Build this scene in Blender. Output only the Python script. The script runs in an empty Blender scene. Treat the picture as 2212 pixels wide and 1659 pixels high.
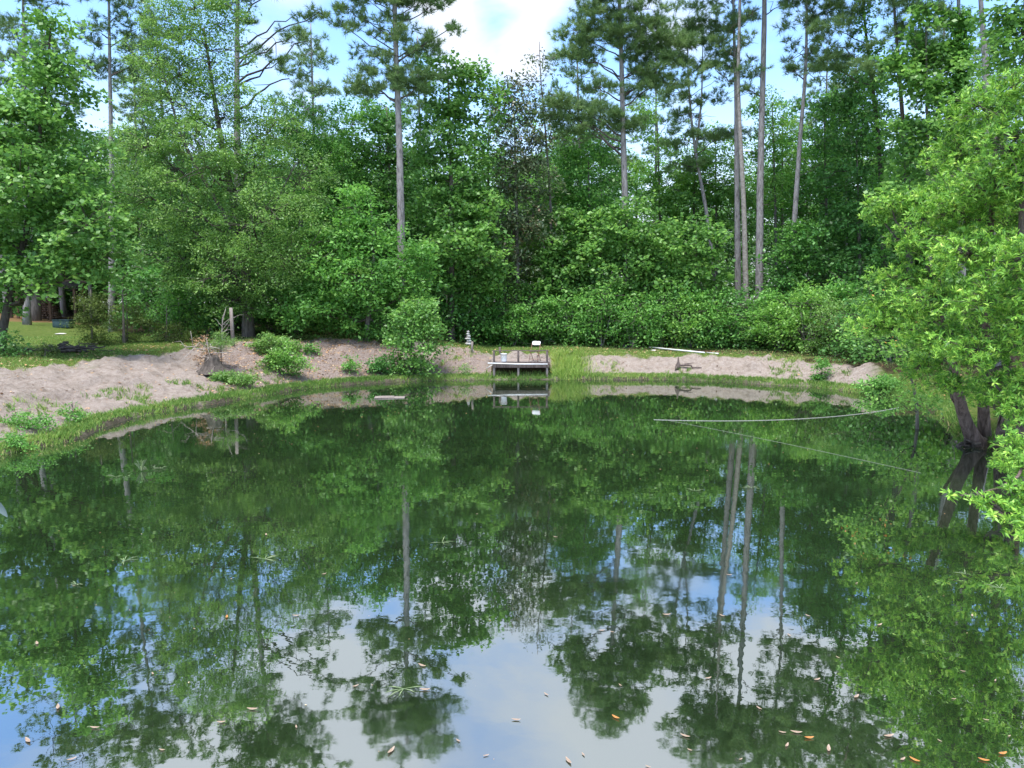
import bpy, math, random
import numpy as np
from mathutils import Vector, Matrix
R = math.radians
SC = bpy.context.scene
COL = SC.collection
# ------------------------------------------------------------------ camera
PITCH = R(6.2); CAMZ = 3.2
cam_d = bpy.data.cameras.new('camera'); cam = bpy.data.objects.new('camera', cam_d); COL.objects.link(cam)
cam_d.sensor_width = 36; cam_d.lens = 24.96; cam_d.clip_start = 0.05; cam_d.clip_end = 3000
cam.location = (0, 0, CAMZ); cam.rotation_euler = (R(90) - PITCH, 0, 0)
SC.camera = cam
# ------------------------------------------------------------------ world, sun, exposure
SUN_EL, SUN_AZ = R(74), R(205)      # azimuth clockwise from +Y: the sun stands behind the camera, to its left
w = bpy.data.worlds.new('World'); SC.world = w; w.use_nodes = True
nt = w.node_tree; nt.nodes.clear()
def N(t, nt=None, **kw):
    n = nt.nodes.new(t)
    for k, v in kw.items(): setattr(n, k, v)
    return n
def world_nodes():
    L = nt.links.new
    out = N('ShaderNodeOutputWorld', nt); bg = N('ShaderNodeBackground', nt)
    sky = N('ShaderNodeTexSky', nt); sky.sky_type = 'NISHITA'; sky.sun_disc = False
    sky.sun_elevation = SUN_EL; sky.sun_rotation = SUN_AZ; sky.air_density = 1.1; sky.dust_density = 0.5; sky.ozone_density = 1.4
    tc = N('ShaderNodeTexCoord', nt); sep = N('ShaderNodeSeparateXYZ', nt)
    L(tc.outputs['Generated'], sep.inputs[0])
    # project the direction on a cloud layer: (x, y) / (z + 0.12)
    zz = N('ShaderNodeMath', nt, operation='MAXIMUM'); L(sep.outputs[2], zz.inputs[0]); zz.inputs[1].default_value = 0.0
    za = N('ShaderNodeMath', nt, operation='ADD'); L(zz.outputs[0], za.inputs[0]); za.inputs[1].default_value = 0.16
    dx = N('ShaderNodeMath', nt, operation='DIVIDE'); L(sep.outputs[0], dx.inputs[0]); L(za.outputs[0], dx.inputs[1])
    dy = N('ShaderNodeMath', nt, operation='DIVIDE'); L(sep.outputs[1], dy.inputs[0]); L(za.outputs[0], dy.inputs[1])
    cb = N('ShaderNodeCombineXYZ', nt); L(dx.outputs[0], cb.inputs[0]); L(dy.outputs[0], cb.inputs[1])
    no = N('ShaderNodeTexNoise', nt); L(cb.outputs[0], no.inputs['Vector']); no.inputs['Scale'].default_value = 2.3
    no.inputs['Detail'].default_value = 7; no.inputs['Roughness'].default_value = 0.52; no.inputs['Distortion'].default_value = 0.25
    acc = no.outputs['Fac']
    # cloud banks stand in given parts of the sky (directions), the noise frays them
    def blob(px, py, width, gain):
        nonlocal acc
        u = (px - 1106) / 1533.6; v = (829.5 - py) / 1533.6
        d = Vector((u, math.cos(PITCH) + v * math.sin(PITCH), v * math.cos(PITCH) - math.sin(PITCH))).normalized()
        dot = N('ShaderNodeVectorMath', nt, operation='DOT_PRODUCT'); L(tc.outputs['Generated'], dot.inputs[0]); dot.inputs[1].default_value = d
        mr = N('ShaderNodeMapRange', nt); mr.interpolation_type = 'SMOOTHSTEP'
        L(dot.outputs['Value'], mr.inputs['Value']); mr.inputs['From Min'].default_value = math.cos(R(width)); mr.inputs['From Max'].default_value = 1
        mr.inputs['To Min'].default_value = 0; mr.inputs['To Max'].default_value = gain
        ad = N('ShaderNodeMath', nt, operation='ADD'); L(acc, ad.inputs[0]); L(mr.outputs[0], ad.inputs[1]); acc = ad.outputs[0]
    for b in [(1050, 50, 7, .22), (1170, 100, 5, .16), (610, 140, 6, .22), (1440, 40, 5, .14), (940, 50, 5, .12), (1560, 200, 5, .12), (1200, 30, 5, .1),
              (30, 30, 20, -.3), (1080, -10, 3, -.12), (1235, 75, 3, -.14), (830, 60, 5, -.1), (1300, 150, 6, -.1), (760, 110, 6, -.12), (1700, 60, 10, -.16), (1140, 190, 5, -.08), (300, -420, 22, .2), (1080, -300, 12, -.02), (1800, -400, 22, .2)]: blob(*b)
    # thin high cloud over the upper sky
    hi = N('ShaderNodeMapRange', nt); L(sep.outputs[2], hi.inputs['Value']); hi.inputs['From Min'].default_value = .35; hi.inputs['From Max'].default_value = .44
    hi.inputs['To Min'].default_value = 0; hi.inputs['To Max'].default_value = .20
    a2 = N('ShaderNodeMath', nt, operation='ADD'); L(acc, a2.inputs[0]); L(hi.outputs[0], a2.inputs[1])
    ramp = N('ShaderNodeMapRange', nt); ramp.interpolation_type = 'SMOOTHSTEP'; L(a2.outputs[0], ramp.inputs['Value'])
    ramp.inputs['From Min'].default_value = .52; ramp.inputs['From Max'].default_value = .86
    ramp.inputs['To Max'].default_value = .90
    # paler towards the horizon
    hz = N('ShaderNodeMapRange', nt); hz.interpolation_type = 'SMOOTHSTEP'; L(sep.outputs[2], hz.inputs['Value'])
    hz.inputs['From Min'].default_value = .04; hz.inputs['From Max'].default_value = .33; hz.inputs['To Min'].default_value = .95; hz.inputs['To Max'].default_value = 0
    mx0 = N('ShaderNodeMath', nt, operation='MAXIMUM'); L(ramp.outputs[0], mx0.inputs[0]); L(hz.outputs[0], mx0.inputs[1])
    mix = N('ShaderNodeMixRGB', nt); tint = N('ShaderNodeMixRGB', nt, blend_type='MULTIPLY'); tint.inputs[0].default_value = 1; L(sky.outputs[0], tint.inputs[1]); tint.inputs[2].default_value = (.58, .68, .80, 1)
    L(mx0.outputs[0], mix.inputs[0]); L(tint.outputs[0], mix.inputs[1]); mix.inputs[2].default_value = (2.3, 2.38, 2.55, 1)
    L(mix.outputs[0], bg.inputs[0]); bg.inputs[1].default_value = 0.15; L(bg.outputs[0], out.inputs[0])
world_nodes()
sun_d = bpy.data.lights.new('sun', 'SUN'); sun = bpy.data.objects.new('sun', sun_d); COL.objects.link(sun)
sun_d.energy = 2.1; sun_d.angle = R(22); sun_d.color = (1, .96, .9)
sun.rotation_euler = (R(90) - SUN_EL, 0, R(180) - SUN_AZ)
# (checked: light travels along -Z of the lamp, from azimuth SUN_AZ)
sun.rotation_euler = Vector((math.sin(SUN_AZ) * math.cos(SUN_EL), math.cos(SUN_AZ) * math.cos(SUN_EL), math.sin(SUN_EL))).to_track_quat('Z', 'Y').to_euler()
SC.view_settings.view_transform = 'Standard'; SC.view_settings.look = 'None'; SC.view_settings.gamma = 1
SC.view_settings.exposure = 1.78
SC.render.engine = 'CYCLES'
SC.cycles.max_bounces = 8; SC.cycles.diffuse_bounces = 6; SC.cycles.transmission_bounces = 4; SC.cycles.glossy_bounces = 3

# ------------------------------------------------------------------ geometry helpers
SX, SY = math.cos(PITCH), math.sin(PITCH)
def P(x, y, Y):
    """point of the place seen at (x, y) of the 2212 px wide photograph, standing Y metres away"""
    u = (x - 1106) / 1533.6; v = (829.5 - y) / 1533.6
    k = Y / (SX + v * SY)
    return np.array([u * k, Y, CAMZ + (v * SX - SY) * k])
def G0(x, y, z=0.0):
    """point at height z seen at (x, y)"""
    u = (x - 1106) / 1533.6; v = (829.5 - y) / 1533.6
    k = (z - CAMZ) / (v * SX - SY)
    return np.array([u * k, (SX + v * SY) * k, z])
def mpp(Y): return Y / 1533.6
def smooth(a, b, x):
    t = np.clip((x - a) / (b - a), 0, 1); return t * t * (3 - 2 * t)
_sr = np.random.default_rng(5)
def make_noise(seed, n=10):
    r = np.random.default_rng(seed); a = r.uniform(0, 2 * np.pi, n); f = r.uniform(.6, 1.7, n); p = r.uniform(0, 6.28, n)
    def f_(x, y, s):
        t = 0
        for i in range(n): t = t + np.sin((x * np.cos(a[i]) + y * np.sin(a[i])) * f[i] * s + p[i] + 1.3 * np.sin((x * np.sin(a[i]) - y * np.cos(a[i])) * f[i] * s * .6))
        return t / math.sqrt(n)
    return f_
NZ = [make_noise(k) for k in range(8)]

# shoreline: traced on the photograph at water level, closed behind the camera
shore_px = [(0, 985), (85, 968), (160, 952), (215, 926), (262, 908), (380, 885), (516, 864), (640, 843), (740, 832), (836, 826), (960, 822), (1070, 820.5),
            (1250, 820), (1475, 821), (1560, 825), (1622, 829), (1700, 834), (1760, 836), (1836, 848), (1917, 857), (1990, 872), (2040, 905), (2068, 948), (2130, 968), (2212, 975)]
shore = [G0(*p)[:2] for p in shore_px]
shore += [np.array(p) for p in [(13.2, 13.5), (13.6, 9), (12.5, 4), (9, -1.5), (3, -4), (-4, -4), (-9.5, -1), (-11.8, 4), (-12.0, 9), (-11.4, 12.5)]]
def chaikin(pts, n=2):
    for _ in range(n):
        q = []
        for i in range(len(pts)):
            a, b = pts[i], pts[(i + 1) % len(pts)]; q += [.75 * a + .25 * b, .25 * a + .75 * b]
        pts = q
    return np.array(pts)
SH = chaikin(shore, 2)
def sdist(x, y):
    """signed distance to the shoreline, positive on land"""
    x = np.atleast_1d(np.asarray(x, float)); y = np.atleast_1d(np.asarray(y, float))
    shp = x.shape; x = x.ravel(); y = y.ravel()
    best = np.full(x.shape, 1e9); inside = np.zeros(x.shape, bool)
    for i in range(len(SH)):
        a = SH[i]; b = SH[(i + 1) % len(SH)]; d = b - a; L2 = d @ d
        t = np.clip(((x - a[0]) * d[0] + (y - a[1]) * d[1]) / L2, 0, 1)
        best = np.minimum(best, (x - a[0] - t * d[0]) ** 2 + (y - a[1] - t * d[1]) ** 2)
        if a[1] != b[1]:
            c = ((a[1] > y) != (b[1] > y)) & (x < (b[0] - a[0]) * (y - a[1]) / (b[1] - a[1]) + a[0]); inside ^= c
    s = np.sqrt(best); s[inside] *= -1
    return s.reshape(shp)
def terrain_full(x, y):
    x = np.asarray(x, float); y = np.asarray(y, float)
    s = sdist(x, y)
    px = 1500 + 2080 * x / np.maximum(y, 7.0)
    h = np.interp(px, [0, 500, 720, 1100, 1300, 1440, 2200, 3000], [1.2, 1.3, 1.6, 1.65, 1.3, .95, .92, .8])
    wd = np.interp(px, [0, 600, 900, 1150, 1300, 1440, 2300, 3000], [5.3, 6.2, 5.4, 4.5, 3.2, 2.3, 2.3, 2.2])
    s2 = s + .07 * NZ[0](x, y, 1.1) + .05 * NZ[1](x, y, 3.5)
    ledge = np.interp(s2, [-6, -1.2, -.12, .10, .75], [-1.4, -.6, -.2, .13, .24])
    slope_t = np.clip((s - .7) / (wd - .7), 0, 1)
    prof = 1 - (1 - slope_t) ** 1.7
    z = ledge + np.where(s > .7, (h - .24) * (prof * .85 + .15 * smooth(0, 1, slope_t)), 0)
    rise = np.interp(px, [0, 700, 1500, 2300, 3000], [.050, .042, .036, .02, .02])
    z = z + np.maximum(s - wd, 0) * rise * (s < 1e5)
    z = np.minimum(z, 3.1 + .004 * np.maximum(s, 0))
    run = np.abs(NZ[1](x, y, .9)); z = z - .10 * np.exp(-(run / .22) ** 2) * smooth(.7, 1.5, s) * (1 - smooth(wd * .7, wd, s))
    rough = smooth(.6, 1.6, s) * (1 - .75 * smooth(wd, wd + 1.5, s))
    z = z + rough * (.10 * NZ[2](x, y, 1.7) + .065 * NZ[3](x, y, 4.5) + .035 * NZ[4](x, y, 11.)) + smooth(wd, wd + 6, s) * .05 * NZ[5](x, y, .5)
    dk = (x > -1.0) & (x < 1.8) & (y > 31) & (y < 33.0)
    z = np.where(dk, np.minimum(z, .06 + np.maximum(y - 31.4, 0) * .33), z)
    return z, s, px, wd
def TZ(x, y):
    return float(terrain_full(np.array([x]), np.array([y]))[0][0])

# ------------------------------------------------------------------ object helpers
def link(o, parent=None):
    COL.objects.link(o)
    if parent is not None: o.parent = parent
    return o
def tag(o, label, cat, group=None, kind=None):
    if label: o['label'] = label
    if cat: o['category'] = cat
    if group: o['group'] = group
    if kind: o['kind'] = kind
    return o
def thing(name, label, cat, loc=(0, 0, 0), rotz=0, group=None):
    o = bpy.data.objects.new(name, None); o.empty_display_size = .2; link(o); o.location = loc; o.rotation_euler = (0, 0, rotz)
    return tag(o, label, cat, group)
def npmesh(name, verts, faces, mat, parent=None, attrs=None, smooth_shade=False):
    """faces: (n, k) int array, or a list of such arrays"""
    me = bpy.data.meshes.new(name)
    fl = faces if isinstance(faces, list) else [faces]
    fl = [f for f in fl if len(f)]
    V = np.asarray(verts, np.float32)
    me.vertices.add(len(V)); me.vertices.foreach_set('co', V.ravel())
    li = np.concatenate([f.ravel() for f in fl]).astype(np.int32)
    tot = np.concatenate([np.full(len(f), f.shape[1]) for f in fl]).astype(np.int32)
    st = np.concatenate([[0], np.cumsum(tot)[:-1]]).astype(np.int32)
    me.loops.add(len(li)); me.loops.foreach_set('vertex_index', li)
    me.polygons.add(len(tot)); me.polygons.foreach_set('loop_start', st); me.polygons.foreach_set('loop_total', tot)
    if smooth_shade: me.polygons.foreach_set('use_smooth', np.ones(len(tot), bool))
    if attrs:
        for k, (dom, arr) in attrs.items():
            a = me.attributes.new(k, 'FLOAT', dom); a.data.foreach_set('value', np.asarray(arr, np.float32))
    me.update(calc_edges=True)
    me.materials.append(mat)
    o = bpy.data.objects.new(name, me); link(o, parent)
    return o
class MB:
    """collects simple solids into one mesh"""
    def __init__(s): s.v = []; s.f = {3: [], 4: []}; s.n = 0
    def add(s, V, F):
        V = np.asarray(V, float); s.v.append(V)
        for f in F: s.f.setdefault(len(f), []).append([i + s.n for i in f])
        s.n += len(V)
    def box(s, c, d, rot=None, bev=.0):
        c = np.asarray(c, float); h = np.asarray(d, float) / 2
        V = np.array([(x, y, z) for z in (-1, 1) for y in (-1, 1) for x in (-1, 1)]) * h
        F = [(0, 2, 3, 1), (4, 5, 7, 6), (0, 1, 5, 4), (2, 6, 7, 3), (0, 4, 6, 2), (1, 3, 7, 5)]
        if rot is not None: V = V @ np.array(Matrix(rot)).T if not isinstance(rot, np.ndarray) else V @ rot.T
        s.add(V + c, F)
    def tube(s, pts, rad, n=8, cap=True, wob=0, rng=None):
        pts = np.asarray(pts, float); m = len(pts); rad = np.broadcast_to(np.asarray(rad, float), (m,))
        t = np.gradient(pts, axis=0); t /= np.linalg.norm(t, axis=1)[:, None] + 1e-9
        ref = np.array([0, 0, 1.]) if abs(t[0][2]) < .9 else np.array([1., 0, 0])
        a = np.cross(t, ref); a /= np.linalg.norm(a, axis=1)[:, None] + 1e-9; b = np.cross(t, a)
        th = np.linspace(0, 2 * np.pi, n, endpoint=False)
        rr = rad[:, None] * (1 + (wob * rng.normal(size=(m, n)) if wob else 0))
        V = pts[:, None] + rr[..., None] * (np.cos(th)[None, :, None] * a[:, None] + np.sin(th)[None, :, None] * b[:, None])
        V = V.reshape(-1, 3); F = []
        for i in range(m - 1):
            for j in range(n): F.append((i * n + j, i * n + (j + 1) % n, (i + 1) * n + (j + 1) % n, (i + 1) * n + j))
        s.add(V, F)
        if cap: s.f.setdefault(n, []).append([s.n - n + j for j in range(n)]); s.f[n].append([s.n - m * n + j for j in range(n)][::-1])
    def build(s, name, mat, parent=None, sm=False, bevel=0):
        o = npmesh(name, np.concatenate(s.v), [np.array(f) for f in s.f.values() if len(f)], mat, parent, None, sm)
        if bevel:
            b = o.modifiers.new('bevel', 'BEVEL'); b.width = bevel; b.segments = 2; b.limit_method = 'ANGLE'
        return o

# ------------------------------------------------------------------ materials
def new_mat(name):
    m = bpy.data.materials.new(name); m.use_nodes = True; m.node_tree.nodes.clear(); return m, m.node_tree
def leaf_mat(name, cols, trans=.30, rough=.5, spec=.35, lift=1.42):
    """cols: dark, mid, light leaf pigments; every leaf takes its own from the face attribute 'var'"""
    m, t = new_mat(name); L = t.links.new
    at = N('ShaderNodeAttribute', t); at.attribute_name = 'var'
    rp = N('ShaderNodeValToRGB', t); L(at.outputs['Fac'], rp.inputs[0])
    el = rp.color_ramp.elements
    cols = [tuple(min(.72, lift * g * (.82 * c + .18 * (.25 * q[0] + .65 * q[1] + .1 * q[2]))) for c, g in zip(q, (1.10, 1.03, .78))) for q in cols]
    pos = np.linspace(0, 1, len(cols))
    while len(el) < len(cols): el.new(.5)
    for e, p, c in zip(el, pos, cols): e.position = p; e.color = (*c, 1)
    pr = N('ShaderNodeBsdfPrincipled', t); L(rp.outputs[0], pr.inputs['Base Color']); pr.inputs['Roughness'].default_value = rough
    pr.inputs['Specular IOR Level'].default_value = spec
    tr = N('ShaderNodeBsdfTranslucent', t)
    hs = N('ShaderNodeHueSaturation', t); L(rp.outputs[0], hs.inputs['Color']); hs.inputs['Value'].default_value = 1.5; hs.inputs['Hue'].default_value = .494; hs.inputs['Saturation'].default_value = 1.05
    L(hs.outputs[0], tr.inputs[0])
    mx = N('ShaderNodeMixShader', t); mx.inputs[0].default_value = trans; L(pr.outputs[0], mx.inputs[1]); L(tr.outputs[0], mx.inputs[2])
    o = N('ShaderNodeOutputMaterial', t); L(mx.outputs[0], o.inputs[0]); return m
def noise_mat(name, c1, c2, scale=6, rough=.8, bump=.3, stretch=(1, 1, 1), spec=.3, detail=5, c3=None, dist=.02):
    m, t = new_mat(name); L = t.links.new
    tc = N('ShaderNodeTexCoord', t); mp = N('ShaderNodeMapping', t); mp.inputs['Scale'].default_value = stretch; L(tc.outputs['Object'], mp.inputs[0])
    no = N('ShaderNodeTexNoise', t); no.inputs['Scale'].default_value = scale; no.inputs['Detail'].default_value = detail; no.inputs['Roughness'].default_value = .65; L(mp.outputs[0], no.inputs['Vector'])
    rp = N('ShaderNodeValToRGB', t); L(no.outputs['Fac'], rp.inputs[0]); rp.color_ramp.elements[0].position = .35; rp.color_ramp.elements[1].position = .66
    rp.color_ramp.elements[0].color = (*c1, 1); rp.color_ramp.elements[1].color = (*c2, 1)
    if c3: e = rp.color_ramp.elements.new(.5); e.color = (*c3, 1)
    pr = N('ShaderNodeBsdfPrincipled', t); L(rp.outputs[0], pr.inputs['Base Color']); pr.inputs['Roughness'].default_value = rough; pr.inputs['Specular IOR Level'].default_value = spec
    bp = N('ShaderNodeBump', t); bp.inputs['Strength'].default_value = bump; bp.inputs['Distance'].default_value = dist; L(no.outputs['Fac'], bp.inputs['Height']); L(bp.outputs[0], pr.inputs['Normal'])
    o = N('ShaderNodeOutputMaterial', t); L(pr.outputs[0], o.inputs[0]); return m
M = {}
M['sweetgum'] = leaf_mat('sweetgum_leaf', [(.032, .115, .020), (.062, .19, .032), (.115, .28, .052), (.20, .38, .10)], .35, .45, .40, 1.5)
M['oak'] = leaf_mat('small_oak_leaf', [(.045, .130, .024), (.078, .20, .036), (.13, .28, .06), (.22, .39, .13)], .35, .45, .4)
M['mid'] = leaf_mat('mid_green_leaf', [(.029, .125, .018), (.053, .20, .027), (.098, .29, .042), (.17, .39, .08)], .35, .5, .35)
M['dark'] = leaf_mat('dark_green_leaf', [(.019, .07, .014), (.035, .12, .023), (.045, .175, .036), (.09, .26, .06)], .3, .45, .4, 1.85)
M['magnolia'] = leaf_mat('magnolia_leaf', [(.07, .05, .035), (.035, .065, .03), (.045, .085, .042), (.08, .12, .07), (.20, .22, .17)], .12, .38, .6, 2.0)
M['pine'] = leaf_mat('pine_needle', [(.035, .09, .030), (.060, .135, .045), (.10, .19, .072), (.17, .27, .12)], .25, .5, .35, 1.6)
M['bright'] = leaf_mat('yellow_green_leaf', [(.045, .155, .022), (.08, .235, .03), (.14, .33, .05), (.24, .45, .11)], .4, .4, .45)
M['laurel'] = leaf_mat('laurel_leaf', [(.03, .12, .010), (.07, .245, .016), (.145, .39, .022), (.25, .51, .035), (.42, .61, .10)], .17, .45, .28, 1.18)
M['cedar'] = leaf_mat('cedar_leaf', [(.03, .06, .014), (.055, .10, .018), (.08, .14, .024), (.14, .19, .04)], .2, .6, .2)
M['grass'] = leaf_mat('grass_blade', [(.07, .17, .03), (.12, .25, .045), (.19, .33, .07), (.26, .34, .12), (.40, .36, .2)], .35, .5, .3)
M['litter'] = leaf_mat('fallen_leaf', [(.10, .055, .035), (.22, .12, .08), (.36, .22, .16), (.50, .36, .28), (.55, .28, .12), (.62, .52, .44)], .1, .7, .2, 1.0)
M['red'] = leaf_mat('young_red_leaf', [(.35, .14, .04), (.50, .22, .06), (.60, .30, .12)], .4, .5, .3)
M['bark'] = noise_mat('grey_bark', (.10, .085, .075), (.26, .225, .205), 5, .9, .8, (2.2, 2.2, .45), .15, 8, dist=.05)
M['pinebark'] = noise_mat('pine_bark', (.13, .117, .115), (.35, .325, .32), 5, .9, .9, (2.2, 2.2, .5), .15, 8, c3=(.29, .262, .258), dist=.06)
M['darkbark'] = noise_mat('dark_bark', (.045, .038, .032), (.13, .11, .095), 6, .9, .7, (2, 2, .6), .15, 6)
M['branch'] = noise_mat('branch_bark', (.055, .045, .040), (.15, .125, .11), 5, .9, .3, spec=.15)
M['palebranch'] = noise_mat('pale_branch_bark', (.20, .17, .15), (.40, .36, .33), 8, .9, .3, spec=.15)
M['wood'] = noise_mat('weathered_wood', (.07, .052, .046), (.18, .142, .128), 4, .85, .5, (3, 3, .8), .2, 8)
M['deckwood'] = noise_mat('deck_board_wood', (.17, .135, .12), (.33, .275, .25), 4, .85, .5, (1, 5, 1), .2, 8)
M['palewood'] = noise_mat('pale_weathered_wood', (.16, .135, .12), (.31, .27, .245), 6, .85, .6, (4, 4, .6), .2, 8)
M['white'] = noise_mat('white_plastic', (.62, .62, .62), (.74, .74, .75), 3, .45, .02, spec=.5)
M['rust'] = noise_mat('rusty_brown_metal', (.16, .07, .045), (.30, .15, .11), 14, .6, .1, spec=.4)
M['stone'] = noise_mat('pale_stone', (.45, .42, .40), (.72, .69, .66), 9, .9, .4)
M['concrete'] = noise_mat('dark_block', (.03, .04, .04), (.09, .10, .10), 9, .9, .4)
M['teal'] = noise_mat('dark_teal_plastic', (.02, .045, .05), (.05, .09, .095), 5, .5, .1)
M['rope'] = noise_mat('white_rope', (.34, .34, .32), (.52, .52, .49), 40, .8, .2)
M['thinrope'] = noise_mat('grey_line', (.18, .21, .16), (.28, .31, .24), 40, .8, .2)
M['paleleaf'] = noise_mat('pale_grey_leaf', (.08, .12, .12), (.13, .17, .17), 8, .6, .1)

def ground_mat():
    m, t = new_mat('ground'); L = t.links.new
    def attr(n): a = N('ShaderNodeAttribute', t); a.attribute_name = n; return a.outputs['Fac']
    tc = N('ShaderNodeTexCoord', t)
    def noise(s, d=6, r=.6):
        n = N('ShaderNodeTexNoise', t); n.inputs['Scale'].default_value = s; n.inputs['Detail'].default_value = d; n.inputs['Roughness'].default_value = r; L(tc.outputs['Object'], n.inputs['Vector']); return n.outputs['Fac']
    def ramp(f, cs):
        r = N('ShaderNodeValToRGB', t); L(f, r.inputs[0]); e = r.color_ramp.elements
        while len(e) < len(cs): e.new(.5)
        for k, (p, c) in zip(e, cs): k.position = p; k.color = (*c, 1)
        return r.outputs[0]
    def mix(f, a, b):
        x = N('ShaderNodeMixRGB', t); L(f, x.inputs[0]); L(a, x.inputs[1]); L(b, x.inputs[2]); return x.outputs[0]
    def breakup(a, n, wd=.22):
        # a + (noise - .5) then threshold
        ad = N('ShaderNodeMath', t, operation='ADD'); L(a, ad.inputs[0]); L(n, ad.inputs[1])
        mr = N('ShaderNodeMapRange', t); mr.interpolation_type = 'SMOOTHSTEP'; L(ad.outputs[0], mr.inputs[0]); mr.inputs[1].default_value = 1 - wd; mr.inputs[2].default_value = 1 + wd; return mr.outputs[0]
    n1 = noise(1.3); n2 = noise(7, 8, .7); n3 = noise(26, 5, .7); n4 = noise(3.1, 6, .65)
    sand = ramp(n2, [(.28, (.14, .105, .083)), (.42, (.285, .235, .20)), (.55, (.41, .35, .305)), (.72, (.57, .515, .465))])
    sand2 = ramp(n4, [(.32, (.18, .135, .10)), (.5, (.35, .29, .245)), (.7, (.55, .49, .43))])
    sand = mix(n1, sand, sand2)
    sp = ramp(n3, [(.3, (.16, .12, .10)), (.42, (1, 1, 1))]); mm = N('ShaderNodeMixRGB', t, blend_type='MULTIPLY'); mm.inputs[0].default_value = .75; L(sand, mm.inputs[1]); L(sp, mm.inputs[2]); sand = mm.outputs[0]
    litter = ramp(n3, [(.3, (.11, .07, .05)), (.45, (.25, .19, .16)), (.6, (.36, .30, .27)), (.75, (.48, .43, .40))])
    grass = ramp(n2, [(.25, (.05, .08, .02)), (.5, (.10, .15, .03)), (.65, (.17, .19, .055)), (.8, (.27, .19, .10))])
    floor_dockshade = ramp(n2, [(.3, (.025, .022, .012)), (.6, (.06, .045, .026)), (.8, (.12, .07, .04))])
    orange = ramp(n2, [(.3, (.16, .08, .04)), (.5, (.26, .14, .075)), (.7, (.16, .17, .05))])
    mud = ramp(n2, [(.3, (.03, .028, .018)), (.7, (.10, .085, .06))])
    c = mix(breakup(attr('litter'), n4), sand, litter)
    c = mix(breakup(attr('grass'), n4), c, grass)
    c = mix(breakup(attr('straw'), n4), c, orange)
    c = mix(breakup(attr('floor_dockshade'), n4), c, floor_dockshade)
    c = mix(attr('mud'), c, mud)
    pr = N('ShaderNodeBsdfPrincipled', t); L(c, pr.inputs['Base Color']); pr.inputs['Roughness'].default_value = .95; pr.inputs['Specular IOR Level'].default_value = .1
    ad = N('ShaderNodeMath', t, operation='ADD'); L(n2, ad.inputs[0]); L(n3, ad.inputs[1])
    bp = N('ShaderNodeBump', t); bp.inputs['Strength'].default_value = .9; bp.inputs['Distance'].default_value = .10; L(ad.outputs[0], bp.inputs['Height']); L(bp.outputs[0], pr.inputs['Normal'])
    o = N('ShaderNodeOutputMaterial', t); L(pr.outputs[0], o.inputs[0]); return m
def water_mat():
    m, t = new_mat('pond_water'); L = t.links.new
    tc = N('ShaderNodeTexCoord', t)
    def noise(s, d, sc=(1, 1, 1), r=.5):
        mp = N('ShaderNodeMapping', t); mp.inputs['Scale'].default_value = sc; L(tc.outputs['Object'], mp.inputs[0])
        n = N('ShaderNodeTexNoise', t); n.inputs['Scale'].default_value = s; n.inputs['Detail'].default_value = d; n.inputs['Roughness'].default_value = r; L(mp.outputs[0], n.inputs['Vector']); return n.outputs['Fac']
    rp = N('ShaderNodeValToRGB', t); L(noise(.6, 6, r=.6), rp.inputs[0]); e = rp.color_ramp.elements
    e[0].position = .3; e[0].color = (.010, .019, .008, 1); e[1].position = .75; e[1].color = (.018, .032, .013, 1)
    df = N('ShaderNodeBsdfDiffuse', t); L(rp.outputs[0], df.inputs[0])
    wr = N('ShaderNodeMapRange', t); wr.interpolation_type = 'SMOOTHSTEP'; L(noise(.16, 3, (1, 2.2, 1)), wr.inputs[0]); wr.inputs[1].default_value = .42; wr.inputs[2].default_value = .66; wr.inputs[3].default_value = .008; wr.inputs[4].default_value = .045
    gl = N('ShaderNodeBsdfGlossy', t); L(wr.outputs[0], gl.inputs['Roughness']); gl.inputs['Color'].default_value = (.93, .96, .95, 1)
    n1 = noise(2.2, 2, (1, 1.3, 1)); n2 = noise(9, 2); n3 = noise(.35, 2)
    a1 = N('ShaderNodeMath', t, operation='MULTIPLY_ADD'); L(n2, a1.inputs[0]); a1.inputs[1].default_value = .22; L(n1, a1.inputs[2])
    bp = N('ShaderNodeBump', t); bp.inputs['Strength'].default_value = 1; bp.inputs['Distance'].default_value = .0009; L(a1.outputs[0], bp.inputs['Height'])
    L(bp.outputs[0], gl.inputs['Normal'])
    fr = N('ShaderNodeFresnel', t); fr.inputs[0].default_value = 1.33; L(bp.outputs[0], fr.inputs['Normal'])
    mr = N('ShaderNodeMapRange', t); L(fr.outputs[0], mr.inputs[0]); mr.inputs[1].default_value = .02; mr.inputs[2].default_value = .5; mr.inputs[3].default_value = .47; mr.inputs[4].default_value = .62
    mx = N('ShaderNodeMixShader', t); L(mr.outputs[0], mx.inputs[0]); L(df.outputs[0], mx.inputs[1]); L(gl.outputs[0], mx.inputs[2])
    o = N('ShaderNodeOutputMaterial', t); L(mx.outputs[0], o.inputs[0]); return m
M['ground'] = ground_mat(); M['water'] = water_mat()

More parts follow.
